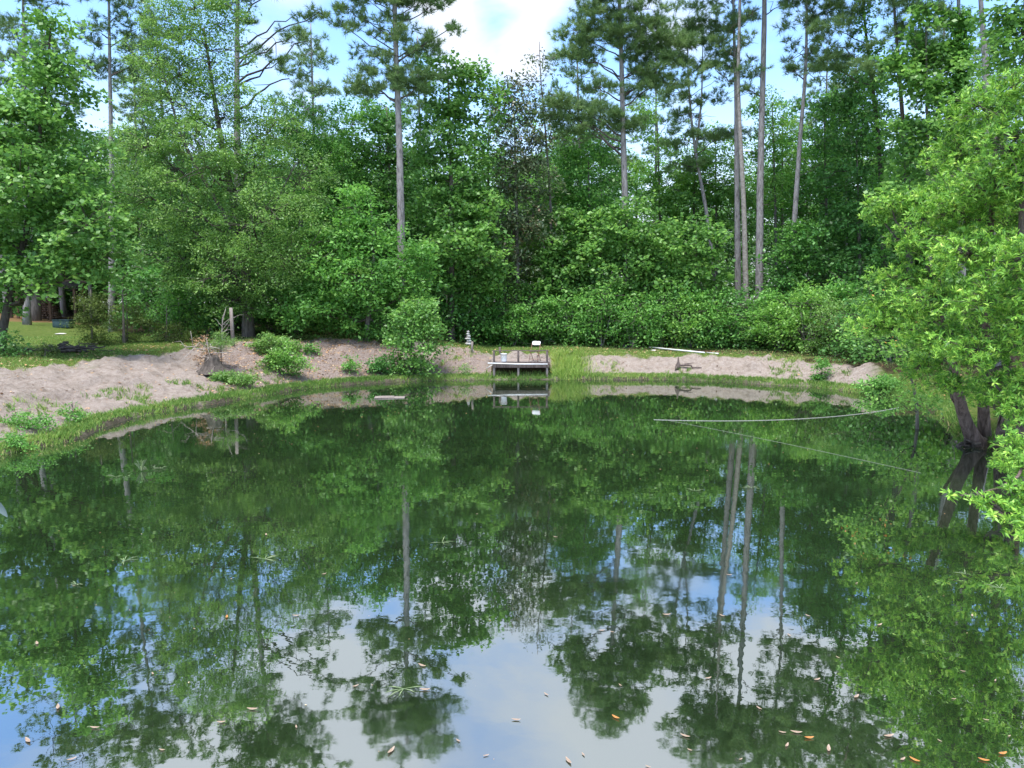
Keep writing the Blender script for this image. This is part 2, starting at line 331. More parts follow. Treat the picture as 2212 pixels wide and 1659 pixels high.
# ------------------------------------------------------------------ ground and water
def build_ground():
    def axis(dense0, dense1, step, far):
        a = list(np.arange(dense0, dense1, step)); s = step; p = dense1; r = []
        while p < far: r.append(p); s *= 1.18; p += s
        s = step; p = dense0; l = []
        while p > -far: s *= 1.18; p -= s; l.append(p)
        return np.array(l[::-1] + a + r)
    xs = axis(-21, 16, .10, 700); ys = axis(11, 40, .10, 700)
    X, Y = np.meshgrid(xs, ys); Z, S, PX, WD = terrain_full(X, Y)
    nx, ny = len(xs), len(ys)
    idx = np.arange(nx * ny).reshape(ny, nx)
    F = np.stack([idx[:-1, :-1], idx[:-1, 1:], idx[1:, 1:], idx[1:, :-1]], -1).reshape(-1, 4)
    n = NZ[6](X, Y, 1.4) * .16 + NZ[7](X, Y, 4) * .1
    grass = smooth(WD - .5, WD + .5, S + n * 1.5) * 1.0
    grass = np.maximum(grass, (1 - smooth(.3, .8, S + n)) * .45)
    # grassy patches on the slope right of the dock and at the right end
    grass = np.maximum(grass, .62 * np.exp(-((PX - 1690) / 55.) ** 2) * (S > 0))
    grass = np.maximum(grass, .75 * smooth(2470, 2640, PX))
    grass = np.maximum(grass, .30 * (NZ[5](X, Y, 1.1) > .8))
    litter = smooth(560, 680, PX) * (1 - smooth(1120, 1240, PX)) * .50 + .28 * smooth(1240, 1300, PX) * (1 - smooth(1400, 1450, PX)) + .17
    litter = litter * (1 - smooth(WD + 1, WD + 2.5, S)) + .2
    straw = np.where(X < 0, smooth(13, 20, S) * .75, 0) * smooth(-5, -12, -X * 0 + X * 1.0 + 0) if False else .25 * smooth(1, 5, S - WD) * (NZ[4](X, Y, .5) > .4)
    straw = np.maximum(straw, np.where((PX < 330) & (Y > 43), .62, 0))
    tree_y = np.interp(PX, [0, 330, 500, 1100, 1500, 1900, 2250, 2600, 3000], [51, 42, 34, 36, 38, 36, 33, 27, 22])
    floor_dockshade = smooth(-.6, .8, Y - tree_y) * .95
    floor_dockshade = np.maximum(floor_dockshade, ((X > -.95) & (X < 1.75) & (Y > 31.5) & (Y < 32.95)) * 1.0)  # dock's shade painted into the ground below it, in the forest soil colour
    mud = (1 - smooth(-.05, .45, S + n * .8)) * .85
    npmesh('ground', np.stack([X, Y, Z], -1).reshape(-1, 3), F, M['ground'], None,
           {'litter': ('POINT', litter.ravel()), 'grass': ('POINT', grass.ravel()), 'straw': ('POINT', straw.ravel()), 'floor_dockshade': ('POINT', floor_dockshade.ravel()), 'mud': ('POINT', mud.ravel())}, True)['kind'] = 'structure'
    return
build_ground()
wv = np.array([(-16, -8, 0), (18, -8, 0), (18, 34, 0), (-16, 34, 0)], float)
npmesh('pond_water', wv, np.array([[0, 1, 2, 3]]), M['water'])['kind'] = 'structure'

# ------------------------------------------------------------------ foliage
def norm(a): return a / (np.linalg.norm(a, axis=-1, keepdims=True) + 1e-9)
def leaves(cent, rad, n_per, L, asp, rng, flat=.42, droop=.25, upb=1.0, cvar=None):
    """leaf blades spread through flattened clumps; returns verts, faces, var"""
    K = len(cent); n = K * n_per
    ci = np.repeat(np.arange(K), n_per)
    th = rng.uniform(0, 2 * np.pi, n); rho = np.sqrt(rng.uniform(0, 1, n)) * (1 + .12 * rng.normal(size=n))
    r = rad[ci]
    # every clump leans its own way and is frayed by a few lobes
    ph = rng.uniform(0, 6.28, K)[ci]; lob = 1 + .28 * np.sin(3 * th + ph) + .18 * np.sin(5 * th + 2 * ph)
    out = np.stack([np.cos(th), np.sin(th), np.zeros(n)], -1)
    tilt = rng.normal(size=(K, 2))[ci] * .28
    pos = out * (rho * r * lob)[:, None]
    pos[:, 2] = flat * r * rng.normal(size=n) * .55 - droop * r * rho ** 2 + pos[:, 0] * tilt[:, 0] + pos[:, 1] * tilt[:, 1]
    p = cent[ci] + pos
    t = norm(out + .75 * rng.normal(size=(n, 3)) + np.array([0, 0, -.25]))
    nn = norm(np.array([0, 0, upb]) + .55 * rng.normal(size=(n, 3)) + .3 * out)
    b = norm(np.cross(nn, t)); 
    l = L * rng.uniform(.6, 1.25, n); wv_ = l * asp
    V = np.stack([p, p + t * (l * .45)[:, None] + b * (wv_ / 2)[:, None], p + t * l[:, None], p + t * (l * .45)[:, None] - b * (wv_ / 2)[:, None]], 1)
    F = np.arange(n * 4).reshape(n, 4)
    cv = (cvar if cvar is not None else rng.uniform(0, 1, K))[ci]
    var = np.clip(.15 + .42 * cv + .16 * rng.normal(size=n) + .22 * (rng.uniform(0, 1, n) > .9), 0, 1)
    return V.reshape(-1, 3), F, var
def tufts(cent, rad, n_tuft, n_needle, L, wdt, rng, flat=.5):
    """pine needles: sprays of thin blades fanned round shoot tips"""
    K = len(cent); n = K * n_tuft
    ci = np.repeat(np.arange(K), n_tuft)
    d = norm(rng.normal(size=(n, 3))); q = rng.uniform(.2, 1, n) ** .6
    p = cent[ci] + d * (q * rad[ci])[:, None] * np.array([1, 1, flat])
    ax = norm(d * np.array([1, 1, .5]) + np.array([0, 0, .55]) + .3 * rng.normal(size=(n, 3)))
    ti = np.repeat(np.arange(n), n_needle); m = len(ti)
    dirn = norm(ax[ti] + .75 * rng.normal(size=(m, 3)))
    base = p[ti] + ax[ti] * (rng.uniform(-.5, .3, m) * L)[:, None]
    side = norm(np.cross(dirn, rng.normal(size=(m, 3))))
    l = L * rng.uniform(.7, 1.2, m)
    V = np.stack([base - side * wdt / 2, base + side * wdt / 2, base + dirn * l[:, None]], 1)
    F = np.arange(m * 3).reshape(m, 3)
    var = np.clip(.45 * rng.uniform(0, 1, K)[ci][ti] + .3 * rng.uniform(0, 1, n)[ti] + .2 * rng.uniform(0, 1, m), 0, 1)
    return V.reshape(-1, 3), F, var
def bend(a, b, k, rng, sag=0., wob=.06):
    a = np.asarray(a, float); b = np.asarray(b, float); t = np.linspace(0, 1, k)[:, None]
    L = np.linalg.norm(b - a); mid = np.zeros(3); mid[2] = sag * L
    p = a + (b - a) * t + mid * (4 * t * (1 - t)); j = rng.normal(size=(k, 3)) * wob * L / k; j[0] = 0; j[-1] = 0
    return p + j
KIND = {  # leaf length, aspect, leaves per clump, clump radius (m)
    'sweetgum': (.21, .85, 62, .55, 'sweetgum'), 'oak': (.135, .5, 105, .55, 'oak'), 'mid': (.20, .52, 75, .56, 'mid'),
    'dark': (.21, .62, 70, .6, 'dark'), 'magnolia': (.23, .42, 62, .55, 'magnolia'), 'bright': (.18, .58, 75, .52, 'bright'),
    'cedar': (.11, .3, 130, .38, 'cedar')}
def interp_path(path, z):
    """point on a trunk at height z"""
    path = np.asarray(path); zs = path[:, 2]
    return np.array([np.interp(z, zs, path[:, 0]), np.interp(z, zs, path[:, 1]), z])
def refine(path, n):
    path = np.asarray(path, float); d = np.concatenate([[0], np.cumsum(np.linalg.norm(np.diff(path, axis=0), axis=1))]); t = np.linspace(0, d[-1], n)
    q = np.stack([np.interp(t, d, path[:, k]) for k in range(3)], -1)
    for _ in range(2): q[1:-1] = .25 * q[:-2] + .5 * q[1:-1] + .25 * q[2:]
    return q
def sample_blobs(blobs, crad, dens, rng, zmin=None):
    C = []
    for (c, r) in blobs:
        area = 4 * np.pi * ((r[0] * r[1]) ** 1.6 / 3 + (r[0] * r[2]) ** 1.6 / 3 + (r[1] * r[2]) ** 1.6 / 3) ** (1 / 1.6)
        n = max(3, int(dens * area / (np.pi * crad ** 2)))
        d = norm(rng.normal(size=(n, 3))); q = 1 - .55 * rng.uniform(0, 1, n) ** 1.7
        q *= 1 + .14 * np.sin(d[:, 0] * 5 + d[:, 2] * 4 + rng.uniform(0, 6)) + .08 * rng.normal(size=n)
        C.append(np.asarray(c) + d * q[:, None] * np.asarray(r))
    C = np.concatenate(C)
    if zmin is not None: C = C[C[:, 2] > zmin]
    return C
def tree(name, label, cat, kind, trunk, r0, blobs, seed, dens=1.0, leaf_scale=1.0, group=None, bark='bark', twig_frac=.5, branch_mat='branch', r1=None, trunks=(), num=1.0, lowest=.12, deadtwigs=0):
    """trunk: world points from base to top; blobs: [(centre, radii)] world; everything becomes local to the base"""
    rng = np.random.default_rng(seed)
    trunk = np.asarray(trunk, float); base = trunk[0].copy(); base[2] += .0
    root = thing(name, label, cat, base, 0, group)
    T = refine(trunk - base, max(8, int((trunk[-1][2] - base[2]) * 1.4)))
    hgt = max(T[-1][2], .5)
    t = np.linspace(0, 1, len(T)); rr = r0 * (1 - t * (1 - (r1 or .18 * r0) / r0)); rr = rr * (1 + .35 * np.exp(-T[:, 2] / (2.0 * r0 + .05)))
    T[0][2] -= .3
    mb = MB(); mb.tube(T, rr, 10, wob=.03, rng=rng)
    for tr_, ra in trunks:
        q = refine(np.asarray(tr_, float) - base, 9); q[0][2] -= .1; mb.tube(q, np.linspace(ra, ra * .3, len(q)), 8, wob=.03, rng=rng)
    mb.build('trunk', M[bark], root, True)
    L, asp, npc, crad, mat = KIND[kind] if kind != 'pine' else (.24, .018, 0, .50, 'pine')
    B = [(np.asarray(c) - base, np.asarray(r) * ((1.28 if base[1] < 40.5 else 1.22) if kind == 'pine' else 1)) for c, r in blobs]
    C = sample_blobs(B, crad, (1.12 if kind != 'pine' else .78) * dens, rng, lowest)
    # limbs: trunk -> blob heart, then twigs -> clumps
    br = MB(); limbs = []
    for (c, r) in B:
        dist = math.hypot(c[0] - interp_path(T, c[2])[0], c[1] - interp_path(T, c[2])[1])
        z0 = np.clip(c[2] - .55 * dist - .15 * r[2], .15 * hgt, hgt * .97)
        a = interp_path(T, z0); tt = z0 / hgt; lr = max(.018, min(.42 * r0 * (1.15 - tt), .02 + .022 * dist + .012 * max(r)))
        pth = bend(a, c, 7, rng, sag=-.05 if kind != 'pine' else .04 * rng.normal(), wob=.35 if kind != 'pine' else .16)
        br.tube(pth, np.linspace(lr, lr * .35, 7), 6, cap=False); limbs.append((pth, lr, c, r))
    allp = np.concatenate([l[0][1:] for l in limbs] + [T[int(len(T) * .35):]])
    sel = rng.permutation(len(C))[:int(len(C) * twig_frac)]
    for i in sel:
        d2 = ((allp - C[i]) ** 2).sum(1) + 1.5 * np.maximum(0, allp[:, 2] - C[i][2]) ** 2
        a = allp[np.argmin(d2)]; dd = math.sqrt(((a - C[i]) ** 2).sum())
        br.tube(bend(a, C[i], 4, rng, sag=.05 * rng.normal(), wob=.3), np.array([.008, .007, .005, .003]) + .006 * dd, 4, cap=False)
    for _ in range(deadtwigs):
        k = rng.integers(len(C)); a = allp[rng.integers(len(allp))]; e = a + norm(rng.normal(size=3) * np.array([1, 1, .35])) * rng.uniform(.7, 2.0)
        br.tube(bend(a, e, 5, rng, wob=.4), np.linspace(.02, .005, 5), 4, cap=False)
    br.build('branches', M[branch_mat], root, True)
    rad = crad * rng.uniform(.6, 1.35, len(C))
    if kind == 'pine': V, F, var = tufts(C, rad * .85, int(12 * num), 28, .27 * leaf_scale, .021, rng)
    else: V, F, var = leaves(C, rad, int(npc * num), L * leaf_scale, asp, rng, droop=.3 if kind != 'magnolia' else .9)
    npmesh('crown', V, F, M[mat], root, {'var': ('FACE', var)})
    return root
def B_(Y, *e, dz=.85):
    """ellipsoids given in photograph units at distance Y: (x, y, rx, ry[, depth shift in m])"""
    r = []
    for q in e:
        c = P(q[0], q[1], Y + (q[4] if len(q) > 4 else 0)); k = mpp(Y)
        r.append((c, np.array([q[2] * k, min(q[2], q[3] * 1.6) * k * dz, q[3] * k])))
    return r
def T_(Y, *pts, gx=None):
    """trunk through photograph points at distance Y, its foot set on the ground"""
    p = [P(x, y, Y) for x, y in pts]
    b = p[0].copy(); b[2] = TZ(b[0], b[1])
    p = [b] + [q for q in p if q[2] > b[2] + .4]
    return p
exec_list = []
# --- left side
tree('sweetgum_tree', 'bright green star-leaved tree at the left edge, its branches hanging over the lawn', 'tree', 'sweetgum',
     T_(27, (-2, 760), (18, 640), (45, 560), (70, 430), (90, 250), (110, 60)), .16,
     B_(27, (100, 215, 95, 70), (60, 300, 130, 75), (40, 400, 120, 70, -1), (150, 400, 100, 70), (185, 490, 85, 55, -1), (60, 520, 120, 60), (140, 575, 110, 45, -1), (220, 560, 50, 40, -1), (20, 620, 60, 40), (110, 90, 45, 65), (130, 150, 60, 40), (-60, 450, 90, 140), (-50, 250, 90, 120)),
     11, dens=.95, leaf_scale=.82, num=1.35, bark='darkbark', branch_mat='branch', deadtwigs=30)
tree('pine_tree', 'tall thin pine rising behind the star-leaved tree in the top left corner', 'tree', 'pine',
     T_(41, (58, 700), (56, 400), (52, 130), (50, 0), (48, -160)), .2,
     B_(41, (50, -190, 80, 50), (-10, -130, 70, 35), (110, -120, 60, 30), (50, -150, 60, 40), (15, -60, 60, 28), (80, -30, 60, 28), (20, 60, 60, 22), (70, 100, 40, 14), (110, 10, 35, 16), (0, 130, 50, 14)), 12, dens=.6, bark='pinebark', num=.8, deadtwigs=18)
tree('pine_tree', 'slender pine with a bare grey trunk between the star-leaved tree and the big oak', 'tree', 'pine',
     T_(40, (242, 700), (242, 400), (238, 200), (236, 60), (234, -120)), .2,
     B_(40, (235, -140, 90, 45), (180, -80, 60, 30), (300, -70, 60, 35), (235, -110, 60, 35), (200, -30, 50, 25), (280, 20, 60, 28), (300, 60, 50, 26), (215, 70, 35, 20), (260, 150, 60, 22), (200, 130, 30, 14), (310, 120, 50, 20)), 13, dens=.75, bark='pinebark', deadtwigs=12)
tree('oak_tree', 'large yellow-green small-leaved oak with a thick mottled trunk behind the wooden post', 'tree', 'oak',
     T_(35.5, (537, 745), (538, 690), (530, 560), (500, 420), (470, 260), (440, 60)), .27,
     B_(35, (440, 470, 130, 90), (330, 430, 90, 80), (560, 480, 120, 80, -1.5), (620, 560, 90, 55, -1), (500, 590, 110, 60, -1.5), (400, 570, 80, 60), (320, 320, 90, 70), (440, 340, 110, 75, -1), (550, 360, 95, 75), (640, 400, 80, 70), (380, 220, 95, 65), (490, 230, 90, 65), (590, 270, 70, 55), (340, 140, 75, 50), (450, 110, 85, 60), (420, 20, 80, 50), (360, 40, 60, 40), (500, 20, 50, 60), (500, 650, 70, 35, -1.2), (580, 640, 60, 40)),
     14, dens=.98, twig_frac=.7, deadtwigs=80, branch_mat='branch',
     trunks=[([P(530, 560, 35.5), P(500, 480, 35), P(400, 330, 35), P(350, 150, 35)], .12), ([P(532, 600, 35.5), P(580, 470, 35.5), P(640, 350, 35)], .10)])
tree('pine_tree', 'tall pine with long bare limbs reaching right above the oak', 'tree', 'pine',
     T_(39, (520, 720), (516, 500), (512, 300), (512, 100), (514, 0), (512, -190)), .27,
     B_(39, (512, -200, 110, 55), (440, -160, 60, 40), (590, -170, 60, 30), (512, -100, 90, 35), (512, -20, 50, 30), (470, -120, 70, 30), (570, -110, 70, 30), (620, -40, 60, 22), (640, 30, 28, 10), (668, 88, 30, 13), (640, 70, 24, 10), (690, 25, 28, 12), (560, 110, 18, 10), (625, 170, 30, 14), (600, 135, 20, 10), (530, 60, 20, 20), (430, -60, 60, 25)), 15, dens=.75, bark='pinebark', deadtwigs=16)
tree('broadleaf_tree', 'feathery light green tree standing behind the right side of the oak', 'tree', 'mid',
     T_(42, (650, 700), (650, 450), (640, 250)), .2,
     B_(42, (620, 250, 60, 45), (690, 300, 80, 55), (760, 270, 65, 50), (730, 370, 95, 65), (650, 390, 80, 70), (680, 480, 110, 70), (780, 440, 60, 80), (640, 560, 100, 80)), 16, dens=.85, leaf_scale=.85, num=1.2)
tree('broadleaf_tree', 'round bright green tree leaning over the bank left of the tall lone pine', 'tree', 'mid',
     T_(34.5, (790, 745), (800, 650), (810, 540), (800, 430)), .13,
     B_(34.5, (770, 450, 60, 45), (810, 500, 80, 50), (880, 550, 60, 45), (720, 520, 65, 50), (700, 600, 70, 55), (780, 600, 100, 60, -.8), (870, 630, 70, 55), (720, 670, 90, 45, -.5), (640, 660, 60, 45), (820, 690, 90, 35)), 17, dens=1.0, num=1.1)
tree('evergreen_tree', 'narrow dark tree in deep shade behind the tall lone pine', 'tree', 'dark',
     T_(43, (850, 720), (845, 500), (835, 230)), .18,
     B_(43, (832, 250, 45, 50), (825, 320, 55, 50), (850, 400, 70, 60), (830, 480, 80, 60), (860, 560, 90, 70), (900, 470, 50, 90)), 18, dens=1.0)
tree('pine_tree', 'tall lone pine with a straight pale trunk left of the middle', 'tree', 'pine',
     T_(36.5, (870, 745), (868, 640), (867, 530), (865, 400), (861, 260), (855, 100), (852, 0), (850, -110)), .235,
     B_(36.5, (852, -110, 80, 40), (800, -60, 60, 24), (905, -60, 60, 24), (770, -20, 50, 18), (820, -30, 60, 22), (890, -25, 50, 22), (960, -10, 40, 16), (846, 20, 40, 28), (905, 5, 45, 14), (795, 0, 50, 13), (755, 20, 28, 10), (800, 48, 30, 14), (775, 62, 36, 10), (735, 50, 16, 7), (865, 70, 42, 26), (900, 95, 38, 18), (940, 82, 20, 8), (985, 60, 14, 8), (795, 112, 42, 15), (835, 150, 55, 18), (880, 165, 60, 20), (800, 185, 45, 16), (850, 192, 70, 18), (770, 170, 20, 14), (900, 190, 40, 14)),
     19, dens=.98, bark='pinebark', r1=.09, deadtwigs=10)
tree('sweetgum_tree', 'tall layered deep green tree between the lone pine and the dull dark magnolia', 'tree', 'sweetgum',
     T_(38.5, (975, 745), (976, 600), (975, 400), (970, 200), (965, 140)), .19,
     B_(38.5, (960, 150, 50, 30), (1010, 160, 40, 30), (1045, 195, 38, 28), (960, 215, 60, 36), (1010, 240, 65, 30), (950, 290, 60, 35), (1010, 320, 55, 30), (930, 360, 50, 40), (990, 390, 80, 40), (1030, 450, 60, 40), (950, 450, 75, 45), (1000, 520, 90, 45, -1), (1040, 570, 60, 40), (960, 580, 65, 45), (1010, 620, 60, 30)), 20, dens=.95)
tree('magnolia_tree', 'dull grey-green magnolia with drooping brownish leaves left of centre', 'tree', 'magnolia',
     T_(40.5, (1120, 745), (1118, 600), (1115, 400), (1110, 230)), .16,
     B_(40.5, (1105, 190, 40, 42), (1140, 225, 35, 40), (1085, 260, 40, 45), (1130, 300, 60, 45), (1100, 360, 60, 45), (1155, 390, 60, 50), (1090, 450, 45, 60), (1140, 480, 75, 50), (1110, 560, 60, 50), (1090, 620, 35, 30)), 21, dens=.95, num=1.1)
tree('slender_tree', 'thin half-bare grey tree poking up right of the magnolia', 'tree', 'magnolia',
     T_(41, (1195, 720), (1190, 450), (1180, 300), (1168, 180), (1165, 90)), .11,
     B_(41, (1160, 115, 28, 20), (1180, 125, 18, 25), (1150, 165, 30, 16), (1180, 190, 26, 16), (1165, 230, 30, 20), (1200, 240, 20, 14), (1185, 300, 40, 24)), 22, dens=.42, num=.65, branch_mat='palebranch', deadtwigs=14)
# --- centre
tree('pine_tree', 'broad spreading pine with many up-curved limbs right of centre', 'tree', 'pine',
     T_(40.2, (1352, 745), (1352, 600), (1350, 420), (1346, 300), (1343, 150), (1338, 0), (1336, -90)), .235,
     B_(40.2, (1336, -85, 36, 32), (1300, -40, 45, 25), (1375, -40, 45, 25), (1340, 0, 50, 28), (1280, 25, 38, 22), (1345, 55, 50, 26), (1400, 20, 40, 22), (1250, 70, 40, 22), (1300, 80, 36, 20), (1420, 75, 50, 24), (1370, 95, 45, 22), (1460, 100, 34, 18), (1235, 115, 34, 15), (1270, 125, 35, 14), (1400, 135, 50, 20), (1450, 140, 45, 20), (1380, 185, 45, 18), (1430, 178, 38, 14), (1290, 185, 28, 12), (1205, 225, 34, 17), (1245, 235, 45, 18), (1190, 250, 26, 8), (1300, 255, 55, 20), (1260, 272, 50, 14), (1345, 265, 36, 16)),
     23, dens=1.45, bark='pinebark', r1=.08, deadtwigs=16)
tree('pine_tree', 'forked pine with dense tufts standing right behind the broad spreading pine', 'tree', 'pine',
     T_(42.5, (1548, 720), (1543, 580), (1525, 450), (1500, 320), (1488, 200), (1484, 70)), .16,
     B_(42.5, (1490, 10, 30, 20), (1460, 50, 36, 18), (1540, 60, 50, 20), (1482, 70, 50, 20), (1455, 95, 40, 20), (1520, 85, 50, 22), (1560, 110, 40, 22), (1540, 130, 40, 18), (1480, 150, 35, 18), (1560, 165, 30, 14), (1470, 200, 45, 20), (1530, 215, 34, 16), (1490, 250, 40, 18), (1540, 280, 50, 16), (1480, 300, 55, 18), (1580, 285, 45, 16), (1500, 360, 45, 16)), 24, dens=.8, bark='pinebark',
     trunks=[([P(1502, 330, 42.5), P(1516, 220, 42.5), P(1518, 100, 42.5)], .08)], deadtwigs=18)
tree('pine_tree', 'leftmost of the three tall bare pine trunks right of centre, forked near its top', 'tree', 'pine',
     T_(41, (1596, 745), (1594, 600), (1592, 400), (1590, 200), (1585, 60), (1583, -120)), .21,
     B_(41, (1583, -130, 90, 44), (1530, -100, 50, 25), (1583, -60, 60, 26), (1550, -60, 45, 22), (1615, -50, 45, 20), (1575, 0, 40, 22), (1560, 45, 28, 16), (1598, 60, 30, 18), (1560, 105, 38, 16), (1545, 150, 30, 15), (1600, 130, 18, 10)), 25, dens=.85, bark='pinebark', deadtwigs=10)
tree('pine_tree', 'pale curving pine trunk, middle one of the three tall bare trunks', 'tree', 'pine',
     T_(39.8, (1612, 745), (1611, 620), (1607, 450), (1599, 300), (1594, 180), (1597, 60), (1600, -80)), .175,
     B_(39.8, (1600, -80, 36, 26), (1625, -30, 30, 14), (1615, 35, 18, 10), (1605, 85, 18, 10), (1608, 150, 12, 8)), 26, dens=.8, bark='palebranch', r1=.06, deadtwigs=8)
tree('pine_tree', 'thick dead-straight pine trunk, rightmost of the three tall bare trunks', 'tree', 'pine',
     T_(39.8, (1640, 745), (1640, 600), (1642, 400), (1647, 200), (1651, 60), (1653, -190)), .235,
     B_(39.8, (1653, -190, 90, 45), (1590, -150, 50, 26), (1720, -150, 60, 30), (1610, -130, 48, 20), (1700, -130, 48, 20), (1640, -70, 50, 22), (1700, -50, 36, 14), (1632, 160, 13, 12), (1620, 195, 12, 8), (1690, 10, 20, 8)), 27, dens=.85, bark='pinebark', r1=.09, deadtwigs=34)
tree('pine_tree', 'leaning pine with a vine-wrapped foot right of the three bare trunks', 'tree', 'pine',
     T_(38.6, (1700, 745), (1710, 560), (1716, 480), (1728, 300), (1741, 150), (1743, 0), (1740, -140)), .185,
     B_(38.6, (1740, -150, 90, 44), (1690, -100, 60, 28), (1820, -120, 60, 28), (1740, -80, 60, 26), (1790, -70, 55, 22), (1700, -60, 50, 20), (1745, -10, 50, 24), (1730, 40, 36, 18), (1780, 30, 45, 16), (1748, 85, 36, 18), (1725, 115, 30, 14), (1752, 145, 30, 14), (1700, 150, 16, 7)), 28, dens=.9, bark='pinebark', deadtwigs=18)
tree('pine_tree', 'crooked pine wrapped in climbing vine left of the bright laurel', 'tree', 'pine',
     T_(36, (1912, 745), (1908, 480), (1898, 300), (1882, 160), (1868, 60), (1856, -130)), .17,
     B_(36, (1855, -140, 90, 44), (1810, -90, 60, 26), (1930, -110, 60, 30), (1800, -40, 60, 24), (1900, -50, 60, 24), (1840, 20, 50, 18), (1790, 55, 50, 18), (1760, 75, 30, 10), (1830, 120, 55, 20), (1790, 135, 45, 18)), 29, dens=.95, bark='darkbark', deadtwigs=14)
tree('pine_tree', 'dark-trunked pine beside the vine-wrapped one, leaning slightly left', 'tree', 'pine',
     T_(34, (1968, 745), (1962, 420), (1950, 260), (1940, 120), (1930, 0), (1922, -150)), .17,
     B_(34, (1922, -150, 60, 36), (1980, -80, 60, 24), (1880, -70, 50, 22), (1960, -10, 60, 26), (1990, 50, 50, 22), (1950, 75, 50, 20), (1900, 140, 40, 16), (2010, 110, 40, 16), (1990, 140, 45, 16)), 30, dens=.95, bark='darkbark')
tree('pine_tree', 'straight thick pine trunk showing above the laurel, left of the scaly one', 'tree', 'pine',
     T_(32, (2078, 745), (2074, 300), (2072, 100), (2068, -160)), .22,
     B_(32, (2066, -160, 70, 40), (2020, -90, 60, 22), (2120, -90, 60, 22), (2040, -20, 45, 18), (2020, 20, 30, 12)), 31, dens=.9, bark='pinebark')
tree('pine_tree', 'thick scaly pine trunk at the top right, nearest of the pines', 'tree', 'pine',
     T_(27, (2148, 745), (2136, 300), (2130, 150), (2118, 0), (2108, -180)), .235,
     B_(27, (2106, -190, 80, 45), (2060, -120, 60, 24), (2160, -110, 60, 24), (2110, -50, 60, 24)), 32, dens=.9, bark='pinebark')
tree('broadleaf_tree', 'low bright tree with wide leaf layers in front of the broad spreading pine', 'tree', 'sweetgum',
     T_(39.2, (1350, 745), (1352, 600), (1355, 450)), .09,
     B_(39.2, (1355, 445, 45, 22), (1330, 490, 70, 32), (1395, 500, 55, 32), (1300, 555, 55, 35), (1360, 560, 80, 38), (1420, 560, 50, 38), (1330, 620, 70, 30), (1400, 625, 70, 30)), 33, dens=.95, num=1.1)
tree('broadleaf_tree', 'bushy young tree just right of the magnolia foot', 'tree', 'sweetgum',
     T_(40.6, (1215, 745), (1215, 620), (1218, 470)), .08,
     B_(40.6, (1222, 470, 40, 28), (1205, 520, 50, 30), (1250, 540, 30, 35), (1190, 570, 55, 30), (1230, 600, 60, 35), (1165, 625, 60, 35)), 34, dens=.95)
tree('broadleaf_tree', 'small layered tree left of the three bare pine trunks', 'tree', 'sweetgum',
     T_(38.6, (1500, 745), (1502, 600), (1505, 480)), .08,
     B_(38.6, (1500, 490, 45, 26), (1530, 530, 40, 28), (1475, 540, 45, 30), (1510, 590, 60, 34), (1460, 610, 55, 34), (1550, 630, 45, 30)), 35, dens=.85)
tree('broadleaf_tree', 'mid green round tree filling the gap left of the broad spreading pine trunk', 'tree', 'mid',
     T_(42, (1280, 720), (1275, 500), (1270, 330)), .15,
     B_(42, (1260, 310, 50, 34), (1225, 340, 36, 35), (1290, 350, 50, 35), (1250, 400, 60, 40), (1300, 430, 50, 45), (1260, 480, 60, 45), (1300, 540, 60, 50), (1220, 560, 50, 50)), 36, dens=.9)
tree('broadleaf_tree', 'light green airy tree between the broad spreading pine and the forked pine', 'tree', 'bright',
     T_(45, (1430, 700), (1425, 450), (1420, 260)), .14,
     B_(45, (1410, 250, 40, 40), (1430, 310, 45, 40), (1400, 360, 50, 36), (1440, 400, 50, 40), (1410, 470, 60, 45), (1460, 500, 60, 50)), 37, dens=.6)
tree('broadleaf_tree', 'yellow-green treetop showing right behind the three bare pine trunks', 'tree', 'bright',
     T_(44, (1680, 700), (1675, 450), (1668, 220)), .14,
     B_(44, (1665, 215, 36, 25), (1630, 240, 35, 28), (1690, 270, 40, 34), (1640, 310, 45, 38), (1700, 350, 45, 40), (1650, 400, 50, 45)), 38, dens=.6)
tree('broadleaf_tree', 'mid green tree behind the leaning vine-footed pine', 'tree', 'mid',
     T_(42, (1790, 700), (1785, 450), (1780, 230)), .16,
     B_(42, (1775, 220, 50, 34), (1810, 260, 45, 36), (1760, 310, 45, 36), (1800, 370, 60, 42), (1750, 420, 55, 42), (1800, 480, 70, 50), (1740, 520, 60, 45)), 39, dens=.85)
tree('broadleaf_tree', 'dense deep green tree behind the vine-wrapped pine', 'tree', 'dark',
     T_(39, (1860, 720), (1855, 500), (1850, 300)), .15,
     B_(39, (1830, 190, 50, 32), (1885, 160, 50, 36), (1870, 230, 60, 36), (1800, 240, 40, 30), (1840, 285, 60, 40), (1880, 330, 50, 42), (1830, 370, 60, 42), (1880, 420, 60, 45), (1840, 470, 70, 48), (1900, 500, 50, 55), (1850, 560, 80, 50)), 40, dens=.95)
tree('broadleaf_tree', 'leafy deep green tree above the left shoulder of the laurel', 'tree', 'sweetgum',
     T_(32, (2010, 745), (2005, 450), (2000, 60)), .14,
     B_(32, (2010, 40, 50, 32), (1980, 100, 50, 32), (2050, 110, 50, 34), (1940, 150, 45, 30), (2020, 160, 60, 32), (1985, 200, 55, 34), (2050, 220, 50, 36), (1975, 270, 55, 38), (2030, 290, 60, 40), (1985, 350, 60, 42), (1950, 430, 60, 50)), 41, dens=.9)
tree('broadleaf_tree', 'big-leaved bright green tree in the top right corner', 'tree', 'sweetgum',
     T_(23, (2235, 745), (2225, 400), (2210, 60)), .16,
     B_(23, (2180, 30, 60, 40), (2230, 90, 70, 50), (2165, 110, 40, 40), (2240, 10, 60, 60), (2230, -70, 70, 50), (2180, -50, 40, 30)), 42, dens=.9, leaf_scale=.75, num=1.5)
